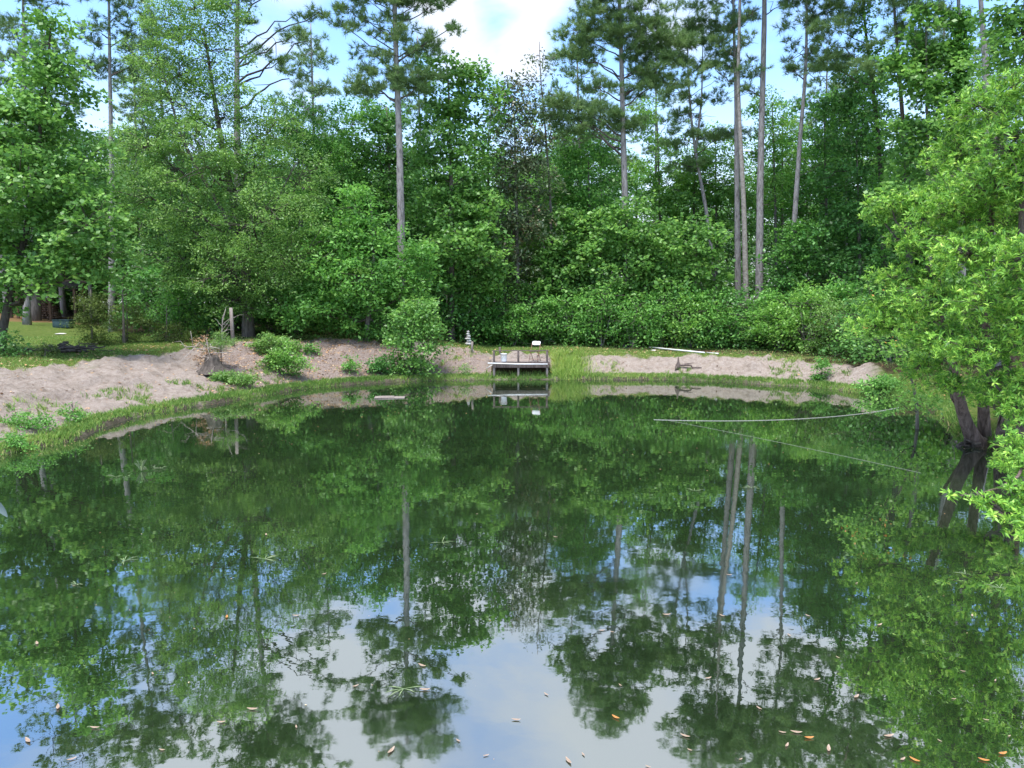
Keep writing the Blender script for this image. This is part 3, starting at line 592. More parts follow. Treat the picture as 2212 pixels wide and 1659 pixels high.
tree('broadleaf_tree', 'dark leafy tree at the edge of the wood right of the bare pine trunks', 'tree', 'dark',
     T_(39, (1745, 745), (1745, 600), (1745, 500)), .1,
     B_(38, (1770, 530, 50, 45), (1800, 590, 60, 45), (1700, 560, 40, 40), (1690, 620, 50, 40), (1750, 640, 60, 35)), 43, dens=.8)

tree('broadleaf_tree', 'light green treetop in the gap behind the leftmost bare pine trunk', 'tree', 'bright',
     T_(46, (1550, 700), (1548, 500), (1545, 300)), .14,
     B_(46, (1540, 300, 45, 30), (1585, 330, 40, 32), (1510, 350, 45, 34), (1555, 390, 60, 40), (1500, 420, 55, 40), (1590, 450, 60, 45)), 44, dens=.8)
tree('broadleaf_tree', 'airy mid green tree showing between the rightmost bare pine trunk and the leaning pine', 'tree', 'mid',
     T_(47, (1690, 700), (1690, 500), (1690, 250)), .14,
     B_(47, (1695, 240, 36, 30), (1675, 290, 40, 32), (1715, 330, 45, 36), (1680, 390, 55, 40), (1700, 460, 60, 45)), 45, dens=.7)
# ---- shared kinds of tree and bush, copied along the wood
def copy_tree(root, loc, rz, sc, label, group=None):
    r = root.copy(); COL.objects.link(r); r.location = loc; r.rotation_euler = (0, 0, rz); r.scale = sc; r['label'] = label
    if group: r['group'] = group
    elif 'group' in r: del r['group']
    for ch in root.children:
        c = ch.copy(); COL.objects.link(c); c.parent = r
    return r
def generic_tree(name, label, kind, loc, h, seed, group, bark='darkbark', dens=.62, nb=15, num=.9, lo=.07):
    rng = np.random.default_rng(seed); b = []; x, y, z = loc
    for k in range(nb):
        t = lo + (1.0 - lo) * (k + .5) / nb; a = k * 2.4 + rng.uniform(0, 1); rr = h * .19 * math.sin(math.pi * min(1, (t + .12) * .82)) ** .6
        b.append((np.array([x + math.cos(a) * rr * .9, y + math.sin(a) * rr * .9, z + h * t]), np.array([rr * 1.05, rr * 1.05, h * .06])))
    tr_ = [np.array([x, y, z]), np.array([x + .2, y, z + h * .5]), np.array([x + .1 * h * rng.normal() * .3, y, z + h * .96])]
    return tree(name, label, 'tree', kind, tr_, h * .012, b, seed, dens=dens, group=group, bark=bark, twig_frac=.25, num=num, lowest=h * .1)
WOODK = ['mid green leafy tree standing deep in the wood behind the front trees', 'dark leafy tree standing deep in the wood behind the front trees', 'broad-leaved tree with layered foliage standing deep in the wood', 'dense dark tree standing deep in the wood behind the front trees']
WOODG = 'broadleaf trees standing deep in the wood'
WOODL = 'leafy green tree standing deep in the wood behind the front trees'
rng = np.random.default_rng(77)
protos = []
spots = []
for row, (Y0, n, span) in enumerate([(46.5, 16, 38), (52, 15, 42), (60, 16, 50), (70, 16, 60), (84, 18, 75)]):
    for k in range(n):
        X = (-span + 2 * span * (k + .5) / n) + rng.uniform(-1.3, 1.3); Yk = Y0 + rng.uniform(-2.5, 2.5)
        if X < -22 and Yk < 52: Yk += 6
        pxd = 1106 + 1533.6 * X / Yk
        if 1340 < pxd < 1860 and row < 4 and (k + row) % 2: continue
        spots.append((X, Yk, row))
for i, (X, Yk, row) in enumerate(spots):
    z = TZ(X, Yk) - .05; hh = rng.uniform(10, 14) * (1 + .07 * row)
    if i < 4:
        protos.append(generic_tree('broadleaf_tree', WOODK[i], ['mid', 'dark', 'sweetgum', 'dark'][i], (X, Yk, z), 13, 100 + i, WOODG, dens=.6, num=.75))
    else:
        s = hh / 13; q = int(rng.integers(4)); copy_tree(protos[q], (X, Yk, z), rng.uniform(0, 6.28), (s * 1.1, s * 1.1, s), WOODK[q], WOODG)
# a few pines among them
pp = None; PG = 'tall pines deep in the wood'; PL = 'tall thin pine standing deep in the wood, its top above the leafy trees'
for i, (x, Y) in enumerate([(1240, 50), (1290, 54), (1760, 50), (1822, 46), (2000, 46), (690, 52), (140, 50), (370, 47), (1405, 56), (20, 46), (320, 49), (2100, 44), (910, 55)]):
    b = P(x, 700, Y); z = TZ(b[0], b[1])
    if pp is None:
        r_ = np.random.default_rng(55); B = []
        for k in range(12): a = k * 2.2; t = .58 + .40 * k / 12; q = 2.1 * (1.15 - t); B.append((np.array([b[0] + math.cos(a) * q * 1.5, b[1] + math.sin(a) * q * 1.5, z + 20 * t]), np.array([1.2, 1.2, .5])))
        pp = tree('pine_tree', PL, 'tree', 'pine', [np.array([b[0], b[1], z]), np.array([b[0] + .3, b[1], z + 10]), np.array([b[0], b[1], z + 20])], .2, B, 56, dens=.6, bark='pinebark', group=PG, num=.8, deadtwigs=14)
    else:
        s = rng.uniform(.85, 1.1); copy_tree(pp, (b[0], b[1], z), rng.uniform(0, 6.28), (s, s, s), PL, PG)

def bush(name, label, kind, loc, size, seed, group=None, dens=.9, num=.9, leaf_scale=.8, cat='bush', deadtwigs=26):
    x, y, z = loc; rx, ry, h = size; r_ = np.random.default_rng(seed); b = []
    for k in range(7):
        a = k * 2.4 + r_.uniform(0, .8); q = .55 if k < 5 else .15; zz = h * (.34 if k < 3 else .55 if k < 5 else .74)
        b.append((np.array([x + math.cos(a) * rx * q, y + math.sin(a) * ry * q, z + zz]), np.array([rx * .55, ry * .55, h * .30])))
    return tree(name, label, cat, kind, [np.array([x, y, z]), np.array([x + .1, y, z + h * .3]), np.array([x, y + .1, z + h * .75])], .035 * h / 2, b, seed, dens=dens, group=group, bark='palebranch', branch_mat='branch',
                twig_frac=.6, num=num, leaf_scale=leaf_scale, lowest=.08, trunks=[([np.array([x, y, z]), np.array([x + .3 * rx * math.cos(a), y + .3 * ry * math.sin(a), z + .25 * h]), np.array([x + .6 * rx * math.cos(a), y + .6 * ry * math.sin(a), z + .6 * h])], .018 * h / 2) for a in (0.3, 2.1, 4.0, 5.2)], deadtwigs=deadtwigs)
HG = 'bushes in a thick row along the foot of the wood'
# (x on the photo, Y, label, kind)
hedge = [
 (985, 39, 'dark green bush at the left end of the row, beyond the stacked stones', 'mid', 2.3),
 (1045, 38, 'glossy green bush between the stacked stones and the dock', 'mid', 2.5),
 (1110, 38, 'green bush in the row straight behind the left half of the dock', 'mid', 2.7),
 (1175, 38.2, 'green bush in the row straight behind the folding chair', 'mid', 2.6),
 (1240, 37.6, 'rounded bush in the row left of the small dark block on the grass', 'mid', 2.8),
 (1300, 37.2, 'tall bush in the row just left behind the small dark block', 'mid', 3.2),
 (1365, 36.8, 'bush with bare tangled stems behind the dark block', 'mid', 2.7),
 (1430, 36.4, 'bush in the row above the left end of the white pipe on the grass', 'mid', 3.1),
 (1490, 36, 'arching bush in the row above the middle of the white pipe on the grass', 'bright', 2.5),
 (1550, 35.6, 'low bush in the row above the right end of the white pipe', 'mid', 2.3),
 (1615, 35.2, 'bush below the three bare pine trunks', 'mid', 2.5),
 (1680, 34.4, 'bush below the leaning vine-footed pine', 'bright', 2.7),
 (1745, 33.4, 'pale speckled bush in the row right of the leaning pine', 'bright', 3.0),
 (1805, 32, 'large pale speckled bush near the right end of the row', 'oak', 3.1),
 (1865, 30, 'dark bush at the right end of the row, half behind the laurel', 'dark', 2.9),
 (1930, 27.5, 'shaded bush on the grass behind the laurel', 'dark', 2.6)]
bp_ = {}
for i, (x, Y, lab, kd, h) in enumerate(hedge):
    Y += 1.2; b = P(x, 740, Y); z = TZ(b[0], b[1]) - .05
    if kd not in bp_: bp_[kd] = bush('bush', lab, kd, (b[0], b[1], z), (1.45, 1.2, 2.7), 200 + i, HG, num=1.0, leaf_scale=.8, dens=.95)
    else: copy_tree(bp_[kd], (b[0], b[1] + rng.uniform(-.5, .5), z), rng.uniform(0, 6.28), (rng.uniform(.9, 1.1), 1, h / 2.7 * rng.uniform(.85, 1.12)), lab, HG)
# second rank and the shrubs under the left trees
UG = 'shrubs growing in the shade under the wood'; UL = 'shaded shrub growing under the trees at the edge of the wood'
for i in range(34):
    x = [40, 95, 150, 225, -40, 20, 330, 390, 450, 500, 585, 640, 700, 760, 820, 880, 930, 1010, 1075, 1140, 1210, 1275, 1340, 1400, 1465, 1530, 1590, 1655, 1720, 1780, 1840, 1900, 1960, 2050][i]
    Y = float(np.interp(x, [0, 300, 400, 900, 1200, 1900, 2050], [52, 39, 37.5, 38.5, 41, 35, 30])) + rng.uniform(-.6, 1.0)
    if i < 4: Y = 52 + i
    b = P(x, 740, Y); z = TZ(b[0], b[1]) - .05
    kd = ['mid', 'dark', 'mid', 'bright', 'dark'][i % 5]
    lab_ = ('shaded shrub under the trees left of the oak' if x < 450 and x > 300 else 'shaded shrub beside and behind the woodshed' if x <= 300 else 'shaded shrub at the foot of the oak' if x < 600 else 'shaded shrub between the oak and the lone pine' if x < 900
            else 'shaded shrub behind the magnolia and the dock' if x < 1220 else 'shaded shrub behind the bush row in the middle' if x < 1560 else 'shaded shrub behind the bare pine trunks' if x < 1760 else 'shaded shrub behind the laurel')
    s = rng.uniform(1.0, 1.4); copy_tree(bp_[kd], (b[0], b[1], z), rng.uniform(0, 6.28), (s, s, s * 1.1), lab_, UG)

# cedars and shrubs on the left lawn
tree('cedar_tree', 'olive-green bushy cedar beside the lawn on the left', 'tree', 'cedar', T_(32, (200, 760), (198, 690), (196, 625)), .05,
     B_(32, (190, 735, 32, 22), (215, 740, 45, 18), (190, 700, 32, 22), (215, 690, 36, 24), (188, 660, 26, 20), (222, 655, 34, 20), (178, 640, 14, 14)), 50, dens=1.1)
tree('cedar_tree', 'dull olive cedar just right of the bushy one by the lawn', 'tree', 'cedar', T_(33.5, (275, 755), (275, 690), (272, 640)), .05,
     B_(33.5, (262, 735, 32, 20), (300, 740, 36, 18), (270, 705, 34, 22), (310, 700, 30, 22), (285, 675, 36, 20)), 51, dens=.95)
tree('cedar_tree', 'low spreading cedar under the left side of the oak', 'tree', 'cedar', T_(34, (360, 755), (360, 700), (360, 660)), .05,
     B_(34, (340, 735, 34, 18), (385, 738, 40, 16), (370, 710, 40, 20), (420, 735, 34, 18)), 52, dens=.9)
tree('sapling_tree', 'slim grey sapling trunk rising out of the cedars', 'tree', 'dark', T_(33, (268, 745), (267, 700), (264, 600)), .07,
     B_(33, (265, 600, 40, 18), (290, 575, 40, 20), (240, 580, 34, 18)), 53, dens=.7, bark='bark')
tree('shrub', 'low dark green shrub at the left edge beside the lawn', 'bush', 'dark', T_(26, (30, 785), (30, 760)), .03,
     B_(26, (0, 755, 36, 22), (35, 750, 34, 18), (65, 765, 34, 14), (10, 730, 28, 14)), 54, dens=1.0, leaf_scale=.6, num=1.3)
tree('shrub', 'small spiky dark shrub just right of the one at the left edge', 'bush', 'cedar', T_(26, (98, 782), (98, 745)), .02,
     B_(26, (95, 770, 24, 10), (100, 757, 16, 12), (75, 775, 20, 8)), 55, dens=.8)

# ------------------------------------------------------------------ bank plants
tree('shrub_tree', 'rounded bright green shrub tree standing alone on the bank left of the dock', 'tree', 'sweetgum',
     T_(31.1, (885, 816), (888, 760), (892, 700), (905, 650)), .05,
     B_(31.0, (885, 805, 22, 10), (905, 790, 24, 14), (905, 655, 32, 20), (875, 675, 36, 20), (915, 690, 38, 22), (880, 715, 40, 22), (925, 735, 30, 22), (905, 760, 42, 20), (865, 750, 26, 24), (875, 785, 24, 14)), 60, dens=1.5, leaf_scale=.62, num=1.8, twig_frac=.7)
def small_bush(label, x, y, w_, h_, kind, seed, ls=.55, z=None, num=1.3, dens=1.3, name='shrub', group=None, cat='bush'):
    """low plant whose foot is seen at (x, y): the ground there is found by marching the line of sight"""
    b = foot(x, y); Y = b[1]; k = mpp(Y) 
    W = w_ * k; H = h_ * k
    bl = [(b + np.array([-.45 * W, 0, .35 * H]), np.array([.5 * W, .45 * W, .35 * H])), (b + np.array([.45 * W, .1 * W, .38 * H]), np.array([.5 * W, .45 * W, .36 * H])), (b + np.array([0, -.1 * W, .66 * H]), np.array([.6 * W, .5 * W, .34 * H]))]
    KIND['tmp'] = (KIND[kind][0], KIND[kind][1], KIND[kind][2], .22, KIND[kind][4])
    return tree(name, label, cat, 'tmp', [b, b + np.array([.02, 0, .3 * H]), b + np.array([0, .02, .8 * H])], .015, bl, seed, dens=dens, leaf_scale=ls, num=num * .4, bark='branch', lowest=.02, group=group, twig_frac=.6)
def foot(x, y):
    u = (x - 1106) / 1533.6; v = (829.5 - y) / 1533.6
    d = np.array([u, SX + v * SY, v * SX - SY])
    ks = np.linspace(8, 60, 700); X = u * ks; Yy = d[1] * ks; Z = CAMZ + d[2] * ks
    tz = terrain_full(X, Yy)[0]; i = int(np.argmax(Z <= np.maximum(tz, 0)))
    return np.array([X[i], Yy[i], max(tz[i], 0)])
small_bush('olive-green leafy bush on the litter-covered bank left of the shrub tree', 622, 812, 48, 70, 'bright', 61)
small_bush('lower olive-green bush leaning to the water beside the larger one', 598, 798, 34, 42, 'oak', 62, ls=.8)
small_bush('small bright green plant on the bank between the olive bushes and the shrub tree', 757, 806, 20, 42, 'mid', 63)
small_bush('dull green plant at the left foot of the shrub tree', 820, 808, 34, 44, 'dark', 64)
small_bush('little round green plant at the top of the litter-covered bank', 672, 762, 22, 22, 'mid', 65)
small_bush('yellow-green sapling cluster at the top of the bank right of the post', 590, 770, 60, 50, 'oak', 66, ls=.8)
small_bush('small green weed beside the left leg of the dock', 1003, 812, 18, 26, 'oak', 67)
small_bush('tall grassy weed on the bank in front of the laurel', 1772, 822, 22, 52, 'mid', 68)
small_bush('bright leafy clump on the low bank left of the laurel trunks', 1900, 850, 50, 40, 'mid', 69)
small_bush('green leafy clump at the left edge of the pond in front of the sand', 60, 925, 64, 34, 'mid', 70, ls=.35, num=2.0)
small_bush('leafy clump hanging over the water in the bottom left of the bank', 30, 972, 40, 40, 'mid', 71, ls=.35, num=2)
small_bush('upright bright green plant standing out against the sand at the left', 158, 915, 16, 62, 'mid', 72, ls=.4, num=1.6)
small_bush('low olive weeds at the foot of the sand bank below the stump', 500, 830, 60, 26, 'oak', 73, ls=.7)
# ------------------------------------------------------------------ near laurel on the right
def laurel():
    rng = np.random.default_rng(300)
    base = P(2095, 960, 16.2); base[2] = -.05
    root = thing('laurel_tree', 'big yellow-green long-leaved tree leaning over the water on the right', 'tree', base)
    Y = 15.2
    spec = [(2130, 230, 75, 60, 15), (2190, 300, 70, 80, 13.5), (2080, 330, 70, 55, 15.5), (2150, 400, 100, 70, 14.0), (1990, 440, 70, 42, 15.6), (1925, 445, 52, 30, 15.8), (1900, 470, 34, 18, 16), (1905, 700, 60, 36, 15.9), (1890, 660, 40, 24, 16.2), (2060, 460, 80, 50, 14.8),
            (2000, 520, 80, 45, 15.2), (2100, 550, 100, 60, 13.8), (1960, 600, 70, 45, 15.6), (2040, 640, 90, 50, 14.4), (2150, 650, 90, 60, 13.0), (1945, 680, 60, 40, 15.5), (2020, 730, 90, 45, 14.4),
            (2110, 760, 90, 50, 13.0), (1990, 790, 50, 30, 15.2), (2180, 830, 60, 60, 13), (2070, 830, 70, 30, 14.5), (2190, 190, 50, 50, 13.5), (2210, 560, 60, 90, 12.5), (2230, 700, 60, 90, 12.4), (2200, 900, 40, 40, 13.5), (2270, 420, 90, 140, 14), (2300, 700, 100, 120, 14), (2190, 480, 60, 90, 16), (2100, 420, 80, 100, 17), (2130, 700, 80, 90, 16.5), (2180, 1000, 40, 30, 12.5), (2195, 880, 40, 50, 12.5), (2190, 960, 34, 40, 11.5), (2150, 860, 40, 30, 13.5), (2215, 1010, 34, 40, 10.5)]
    low = [(2080, 1070, 40, 10, 9.6), (2140, 1085, 50, 18, 9.4), (2190, 1110, 50, 26, 9.2), (2200, 1050, 30, 20, 9.6), (2215, 1150, 34, 20, 9.0), (2250, 1080, 60, 40, 9.4)]
    B = []
    for (x, y, rx, ry, Yy) in spec + low:
        k = mpp(Yy); B.append((P(x, y, Yy) - base, np.array([rx * k * 1.05, min(rx, ry * 1.3) * k, ry * k * .8])))
    C = []
    for bi, (c, r) in enumerate(B):
        area = 4 * np.pi * ((r[0] * r[1]) ** 1.6 / 3 + (r[0] * r[2]) ** 1.6 / 3 + (r[1] * r[2]) ** 1.6 / 3) ** (1 / 1.6)
        n = int(area * (78 if bi < len(spec) else 90)); d = norm(rng.normal(size=(n, 3))); q = 1 - .6 * rng.uniform(0, 1, n) ** 1.6
        lob = 1 + .24 * np.sin(6 * d[:, 0] + 3 * d[:, 2] + bi) + .18 * np.sin(9 * d[:, 1] + 7 * d[:, 2] + 2 * bi)
        C.append(c + d * (q * lob)[:, None] * r)
    C = np.concatenate(C); C = C[C[:, 2] > .12]
    K = len(C)
    # rosettes of long leaves on every shoot
    nl = 11; ci = np.repeat(np.arange(K), nl); n = len(ci)
    ax = norm(np.array([-.25, -.35, .75]) + .5 * rng.normal(size=(K, 3)))[ci]
    th = rng.uniform(0, 6.28, n); ref = norm(np.cross(ax, np.array([.3, .9, .1]))); ref2 = np.cross(ax, ref)
    rad = np.cos(th)[:, None] * ref + np.sin(th)[:, None] * ref2
    open_ = rng.uniform(.35, 1.25, n)
    d = norm(ax * np.cos(open_)[:, None] + rad * np.sin(open_)[:, None])
    l = .108 * rng.uniform(.5, 1.3, n); b = norm(np.cross(d, ax + 1e-3)); wl = l * .24
    p0 = C[ci] + ax * rng.uniform(-.06, .02, n)[:, None]
    dr = np.array([0, 0, -1.]) * (l * .14)[:, None]
    V = np.stack([p0, p0 + d * (l * .5)[:, None] + b * (wl / 2)[:, None], p0 + d * l[:, None] + dr, p0 + d * (l * .5)[:, None] - b * (wl / 2)[:, None]], 1)
    cv = rng.uniform(0, 1, K)[ci]; var = np.clip(.12 + .5 * cv + .17 * rng.normal(size=n) + .2 * (open_ < .6), 0, 1)
    npmesh('crown', V.reshape(-1, 3), np.arange(n * 4).reshape(n, 4), M['laurel'], root, {'var': ('FACE', var)})
    # trunks
    def tr(pts, r0, r1, name='trunk'):
        q = refine([P(*p) - base for p in pts], 14); m = MB(); m.tube(q, np.linspace(r0, r1, 14) * (1 + .5 * np.exp(-np.linspace(0, 8, 14))), 12, wob=.05, rng=rng); m.build(name, M['laurelbark'], root, True); return q
    Q = [tr([(2120, 968, 16.2), (2098, 945, 16.2), (2078, 900, 16.1), (2070, 840, 15.9), (2040, 720, 15.5), (2000, 560, 15.4)], .135, .045),
         tr([(2128, 968, 16.3), (2124, 900, 16.3), (2122, 830, 16.0), (2130, 700, 15.4), (2140, 500, 14.8), (2150, 300, 14.6)], .11, .035),
         tr([(2165, 968, 15.8), (2170, 900, 15.6), (2180, 830, 15.0), (2200, 650, 14), (2210, 400, 13.8)], .12, .045),
         tr([(2110, 962, 16.4), (2092, 925, 16.6), (2070, 880, 16.8), (2045, 840, 16.6)], .07, .03),
         tr([(2180, 940, 15.5), (2215, 960, 12), (2210, 1030, 10), (2170, 1075, 9.6), (2110, 1068, 9.6)], .06, .012)]
    br = MB(); allp = np.concatenate(Q)
    limbs = []
    for c, r in B:
        d2 = ((allp - c) ** 2).sum(1) + 1.2 * np.maximum(0, allp[:, 2] - c[2]) ** 2; a = allp[np.argmin(d2)]
        p = bend(a, c, 8, rng, sag=-.06, wob=.4); br.tube(p, np.linspace(.045, .012, 8), 6, cap=False); limbs.append(p)
    allp2 = np.concatenate(limbs)
    for i in rng.permutation(K)[:2600]:
        a = allp2[np.argmin(((allp2 - C[i]) ** 2).sum(1))]; br.tube(bend(a, C[i], 4, rng, wob=.25), np.array([.009, .007, .005, .003]), 3, cap=False)
    br.build('branches', M['branch'], root, True)
    # roots in the water
    m = MB()
    for k in range(6):
        a = rng.uniform(2.6, 4.6); e = P(2110, 966, 16.2) - base + np.array([math.cos(a) * rng.uniform(.3, .8), math.sin(a) * .3, -.05])
        s_ = P(2115 + rng.uniform(-12, 25), 955, 16.2) - base; m.tube(bend(s_, e, 7, rng, sag=.12, wob=.5), np.linspace(.06, .02, 7), 6)
    m.build('roots', M['darkbark'], root, True)
M['laurelbark'] = noise_mat('furrowed_laurel_bark', (.07, .05, .04), (.24, .18, .155), 5, .9, 1.0, (4, 4, .5), .15, 8, dist=.05)
laurel()
# a red-tipped maple branch mass under the laurel's left side
mp_ = tree('maple_tree', 'small red-tipped maple growing low at the left edge of the laurel', 'tree', 'bright',
     T_(18.5, (1985, 880), (1960, 780), (1925, 700)), .05,
     B_(18.2, (1900, 710, 40, 18), (1870, 720, 24, 12), (1950, 640, 36, 20), (1930, 760, 50, 22), (1980, 820, 40, 18), (1935, 860, 45, 10), (2000, 865, 40, 14)), 310, dens=1.6, leaf_scale=.6, num=1.2)
rng = np.random.default_rng(311); C = np.array([P(x, y, 17.9) for x, y in [(1885, 655), (1905, 640), (1950, 630), (1875, 700), (1930, 620), (2010, 600), (1860, 715), (1960, 690), (1925, 740), (1975, 660)]]) - np.array(mp_.location)
V, F, var = leaves(C, np.full(len(C), .28), 12, .07, .6, rng); npmesh('new_leaves', V, F, M['red'], mp_, {'var': ('FACE', var)})
# ------------------------------------------------------------------ climbing vines
def vine(label, path, Y, seed, lo, hi, wid=.28, kind='mid'):
    rng = np.random.default_rng(seed); pts = refine([P(x, y, Y - .1) for x, y in path], 60)
    pts = pts[(pts[:, 2] > lo) & (pts[:, 2] < hi)]
    b = pts[0].copy(); root = thing('climbing_vine', label, 'vine', b)
    m = MB(); q = pts - b; q = q + np.stack([np.sin(np.arange(len(q)) * .8) * .18, -.12 + 0 * q[:, 0], 0 * q[:, 0]], -1); m.tube(q, .015, 5); m.build('stem', M['branch'], root, True)
    n = len(q) * 9; C = q[rng.integers(len(q), size=n)] + rng.normal(size=(n, 3)) * np.array([wid, wid * .7, .12])
    V, F, var = leaves(C, np.full(n, .16), 12, .13, .8, rng); npmesh('leaves', V, F, M['mid' if kind == 'mid' else kind], root, {'var': ('FACE', var)})
vine('green vine climbing the crooked pine left of the laurel', [(1912, 620), (1908, 480), (1898, 300), (1882, 160), (1868, 60), (1862, -20)], 36, 400, 3, 24, .3)
vine('leafy vine wrapping the foot of the leaning pine', [(1704, 700), (1710, 560), (1716, 480)], 38.6, 401, 3, 10, .5)
vine('vine climbing the thick pine trunk above the laurel', [(2074, 300), (2072, 100), (2070, 30)], 32, 402, 3, 24, .2)

# ------------------------------------------------------------------ grass, litter (uncountable)
def blades(name, n, pick, hmin, hmax, wd_, seed, lean=.35, clump=0):
    rng = np.random.default_rng(seed); X, Y = pick(rng, n)
    if clump:
        k = rng.integers(0, max(1, len(X) // clump), len(X)); X = X[k] + rng.normal(size=len(X)) * .05; Y = Y[k] + rng.normal(size=len(X)) * .05
        hv = rng.uniform(.5, 1.2, len(X))[k]
    else: hv = np.ones(len(X))
    Z = terrain_full(X, Y)[0]; n = len(X)
    p = np.stack([X, Y, Z - .01], -1); h = rng.uniform(hmin, hmax, n) * hv
    a = rng.uniform(0, 6.28, n); side = np.stack([np.cos(a), np.sin(a), 0 * a], -1) * (wd_ * rng.uniform(.6, 1.3, n))[:, None]
    ln = rng.normal(size=(n, 3)) * lean; ln[:, 2] = 1; ln = norm(ln)
    mid = p + ln * (h * .6)[:, None]; tip = p + ln * h[:, None] + rng.normal(size=(n, 3)) * (h * .22)[:, None] * np.array([1, 1, .4])
    V = np.stack([p - side, p + side, mid + side * .7, tip, mid - side * .7], 1)
    F = np.arange(n * 5).reshape(n, 5)
    cv = .22 + .2 * NZ[6](X, Y, 1.1) + .2 * rng.normal(size=n) + .5 * (rng.uniform(size=n) > .9)
    return npmesh(name, V.reshape(-1, 3), F, M['grass'], None, {'var': ('FACE', np.clip(cv, 0, 1))})
def along(s0, s1, patch=-.3):
    def f(rng, n):
        i = rng.integers(len(SH), size=n); a = SH[i]; b = SH[(i + 1) % len(SH)]
        seg = np.linalg.norm(b - a, axis=1); w_ = seg / seg.max(); keep = rng.uniform(size=n) < w_; a, b = a[keep], b[keep]; m = len(a)
        t = rng.uniform(size=m)[:, None]; p = a + (b - a) * t; nrm = np.stack([(b - a)[:, 1], -(b - a)[:, 0]], -1); nrm /= np.linalg.norm(nrm, axis=1)[:, None]
        s = rng.uniform(s0, s1, m)
        q = p + nrm * s[:, None]
        sd = sdist(q[:, 0], q[:, 1]); bad = sd < 0; q[bad] = p[bad] - nrm[bad] * s[bad][:, None]
        k = (q[:, 1] > 10) & (NZ[6](q[:, 0], q[:, 1], 1.3) > patch) & ~((q[:, 0] > -.95) & (q[:, 0] < 1.7) & (q[:, 1] > 31.36)); return q[k, 0], q[k, 1]
    return f
tag(blades('bank_grass', 300000, along(.02, .5, -3), .05, .17, .011, 500, clump=14), 'long green grass fringing the water all round the pond', 'grass', kind='stuff')
tag(blades('bank_weeds', 90000, along(.5, 2.2, .25), .08, .22, .010, 501, clump=12), 'scattered weeds and dry grass on the lower bank', 'grass', kind='stuff')
def lawn_pick(rng, n):
    X = rng.uniform(-26, 20, n); Y = rng.uniform(14, 46, n); z, s, px, wd = terrain_full(X, Y)
    k = (s > wd - .3) & (s < wd + 11) & (Y > 12) & (NZ[5](X, Y, .9) > -1.1); return X[k], Y[k]
tag(blades('lawn_grass', 330000, lawn_pick, .03, .10, .010, 502), 'short patchy green grass on the bank top', 'grass', kind='stuff')
def dock_grass(rng, n):
    X = 2.45 + rng.normal(size=n) * .5; Y = rng.uniform(31.2, 33.4, n); k = (X > 1.75); return X[k], Y[k]
_g = M['grass']; M['grass'] = leaf_mat('yellow_grass_blade', [(.16, .30, .05), (.26, .38, .08), (.40, .46, .15), (.50, .44, .22)], .3, .5, .3)
tag(blades('tall_grass', 3600, dock_grass, .14, .44, .008, 503), 'tall yellow-green grass on the slope right of the dock', 'grass', kind='stuff')
M['grass'] = _g
def under_dock(rng, n): return rng.uniform(-1.2, 1.9, n), rng.uniform(31.3, 31.9, n)
tag(blades('dock_grass', 650, under_dock, .08, .26, .012, 504), 'green grass growing at the water under the dock', 'grass', kind='stuff')
def scatter_litter(name, n, pick, seed, size=.075, label=''):
    rng = np.random.default_rng(seed); X, Y = pick(rng, n); n = len(X); Z = terrain_full(X, Y)[0]
    p = np.stack([X, Y, Z + rng.uniform(.005, .035, n)], -1); a = rng.uniform(0, 6.28, n)
    t = np.stack([np.cos(a), np.sin(a), rng.normal(size=n) * .35], -1); t = norm(t); nn = norm(np.array([0, 0, 1.]) + .45 * rng.normal(size=(n, 3))); b = norm(np.cross(nn, t))
    l = size * rng.uniform(.5, 1.5, n); wv_ = l * rng.uniform(.3, .6, n); c = nn * (l * .12)[:, None]
    V = np.stack([p - t * (l / 2)[:, None] + c, p + b * (wv_ / 2)[:, None], p + t * (l / 2)[:, None] + c, p - b * (wv_ / 2)[:, None]], 1)
    o = npmesh(name, V.reshape(-1, 3), np.arange(n * 4).reshape(n, 4), M['litter'], None, {'var': ('FACE', rng.uniform(0, 1, n))})
    tag(o, label, 'leaf litter', kind='stuff')
def lit_a(rng, n):
    X = rng.uniform(-20, 1, n); Y = rng.uniform(18, 38, n); z, s, px, wd = terrain_full(X, Y)
    pr_ = smooth(540, 680, px) * (1 - smooth(1120, 1220, px)) + .35 * (px > 1240) * (px < 1440)
    k = (s > .6) & (s < wd + .6) & (rng.uniform(size=n) < pr_); return X[k], Y[k]
scatter_litter('leaf_litter', 30000, lit_a, 510, .085, 'brown and pinkish fallen leaves covering the bank left of the dock')
def lit_b(rng, n):
    X = rng.uniform(-22, 17, n); Y = rng.uniform(13, 40, n); z, s, px, wd = terrain_full(X, Y)
    k = (s > .5) & (s < wd + 4) & (rng.uniform(size=n) < .3 + .7 * (s > wd)); return X[k], Y[k]
scatter_litter('scattered_leaves', 16000, lit_b, 511, .09, 'scattered tan and orange fallen leaves on the sand and grass')

# ------------------------------------------------------------------ dock
DY0 = 31.5; DZ = .78; DX0, DX1 = -.86, 1.66
dock = thing('dock', 'small weathered wooden dock on posts at the far shore, with a low rail', 'dock', ((DX0 + DX1) / 2, DY0, 0))
ox = (DX0 + DX1) / 2
m = MB()
for k in range(13):
    y = .02 + k * .155; m.box((0 + .02 * math.sin(k * 3), y + .07, DZ - .018), (DX1 - DX0 + .06 + .05 * math.sin(k * 5.1), .142, .035))
m.build('deck', M['deckwood'], dock, bevel=.004)
m = MB(); m.box((0, -.03, DZ - .09), (DX1 - DX0 + .04, .04, .10)); m.box((0, -.028, DZ - .21), (DX1 - DX0, .036, .12)); m.build('front_beam', M['wood'], dock, bevel=.004)
m = MB()
for xx in (DX0 - ox + .02, 0, DX1 - ox - .02): m.box((xx, 1.0, DZ - .12), (.045, 2.0, .15))
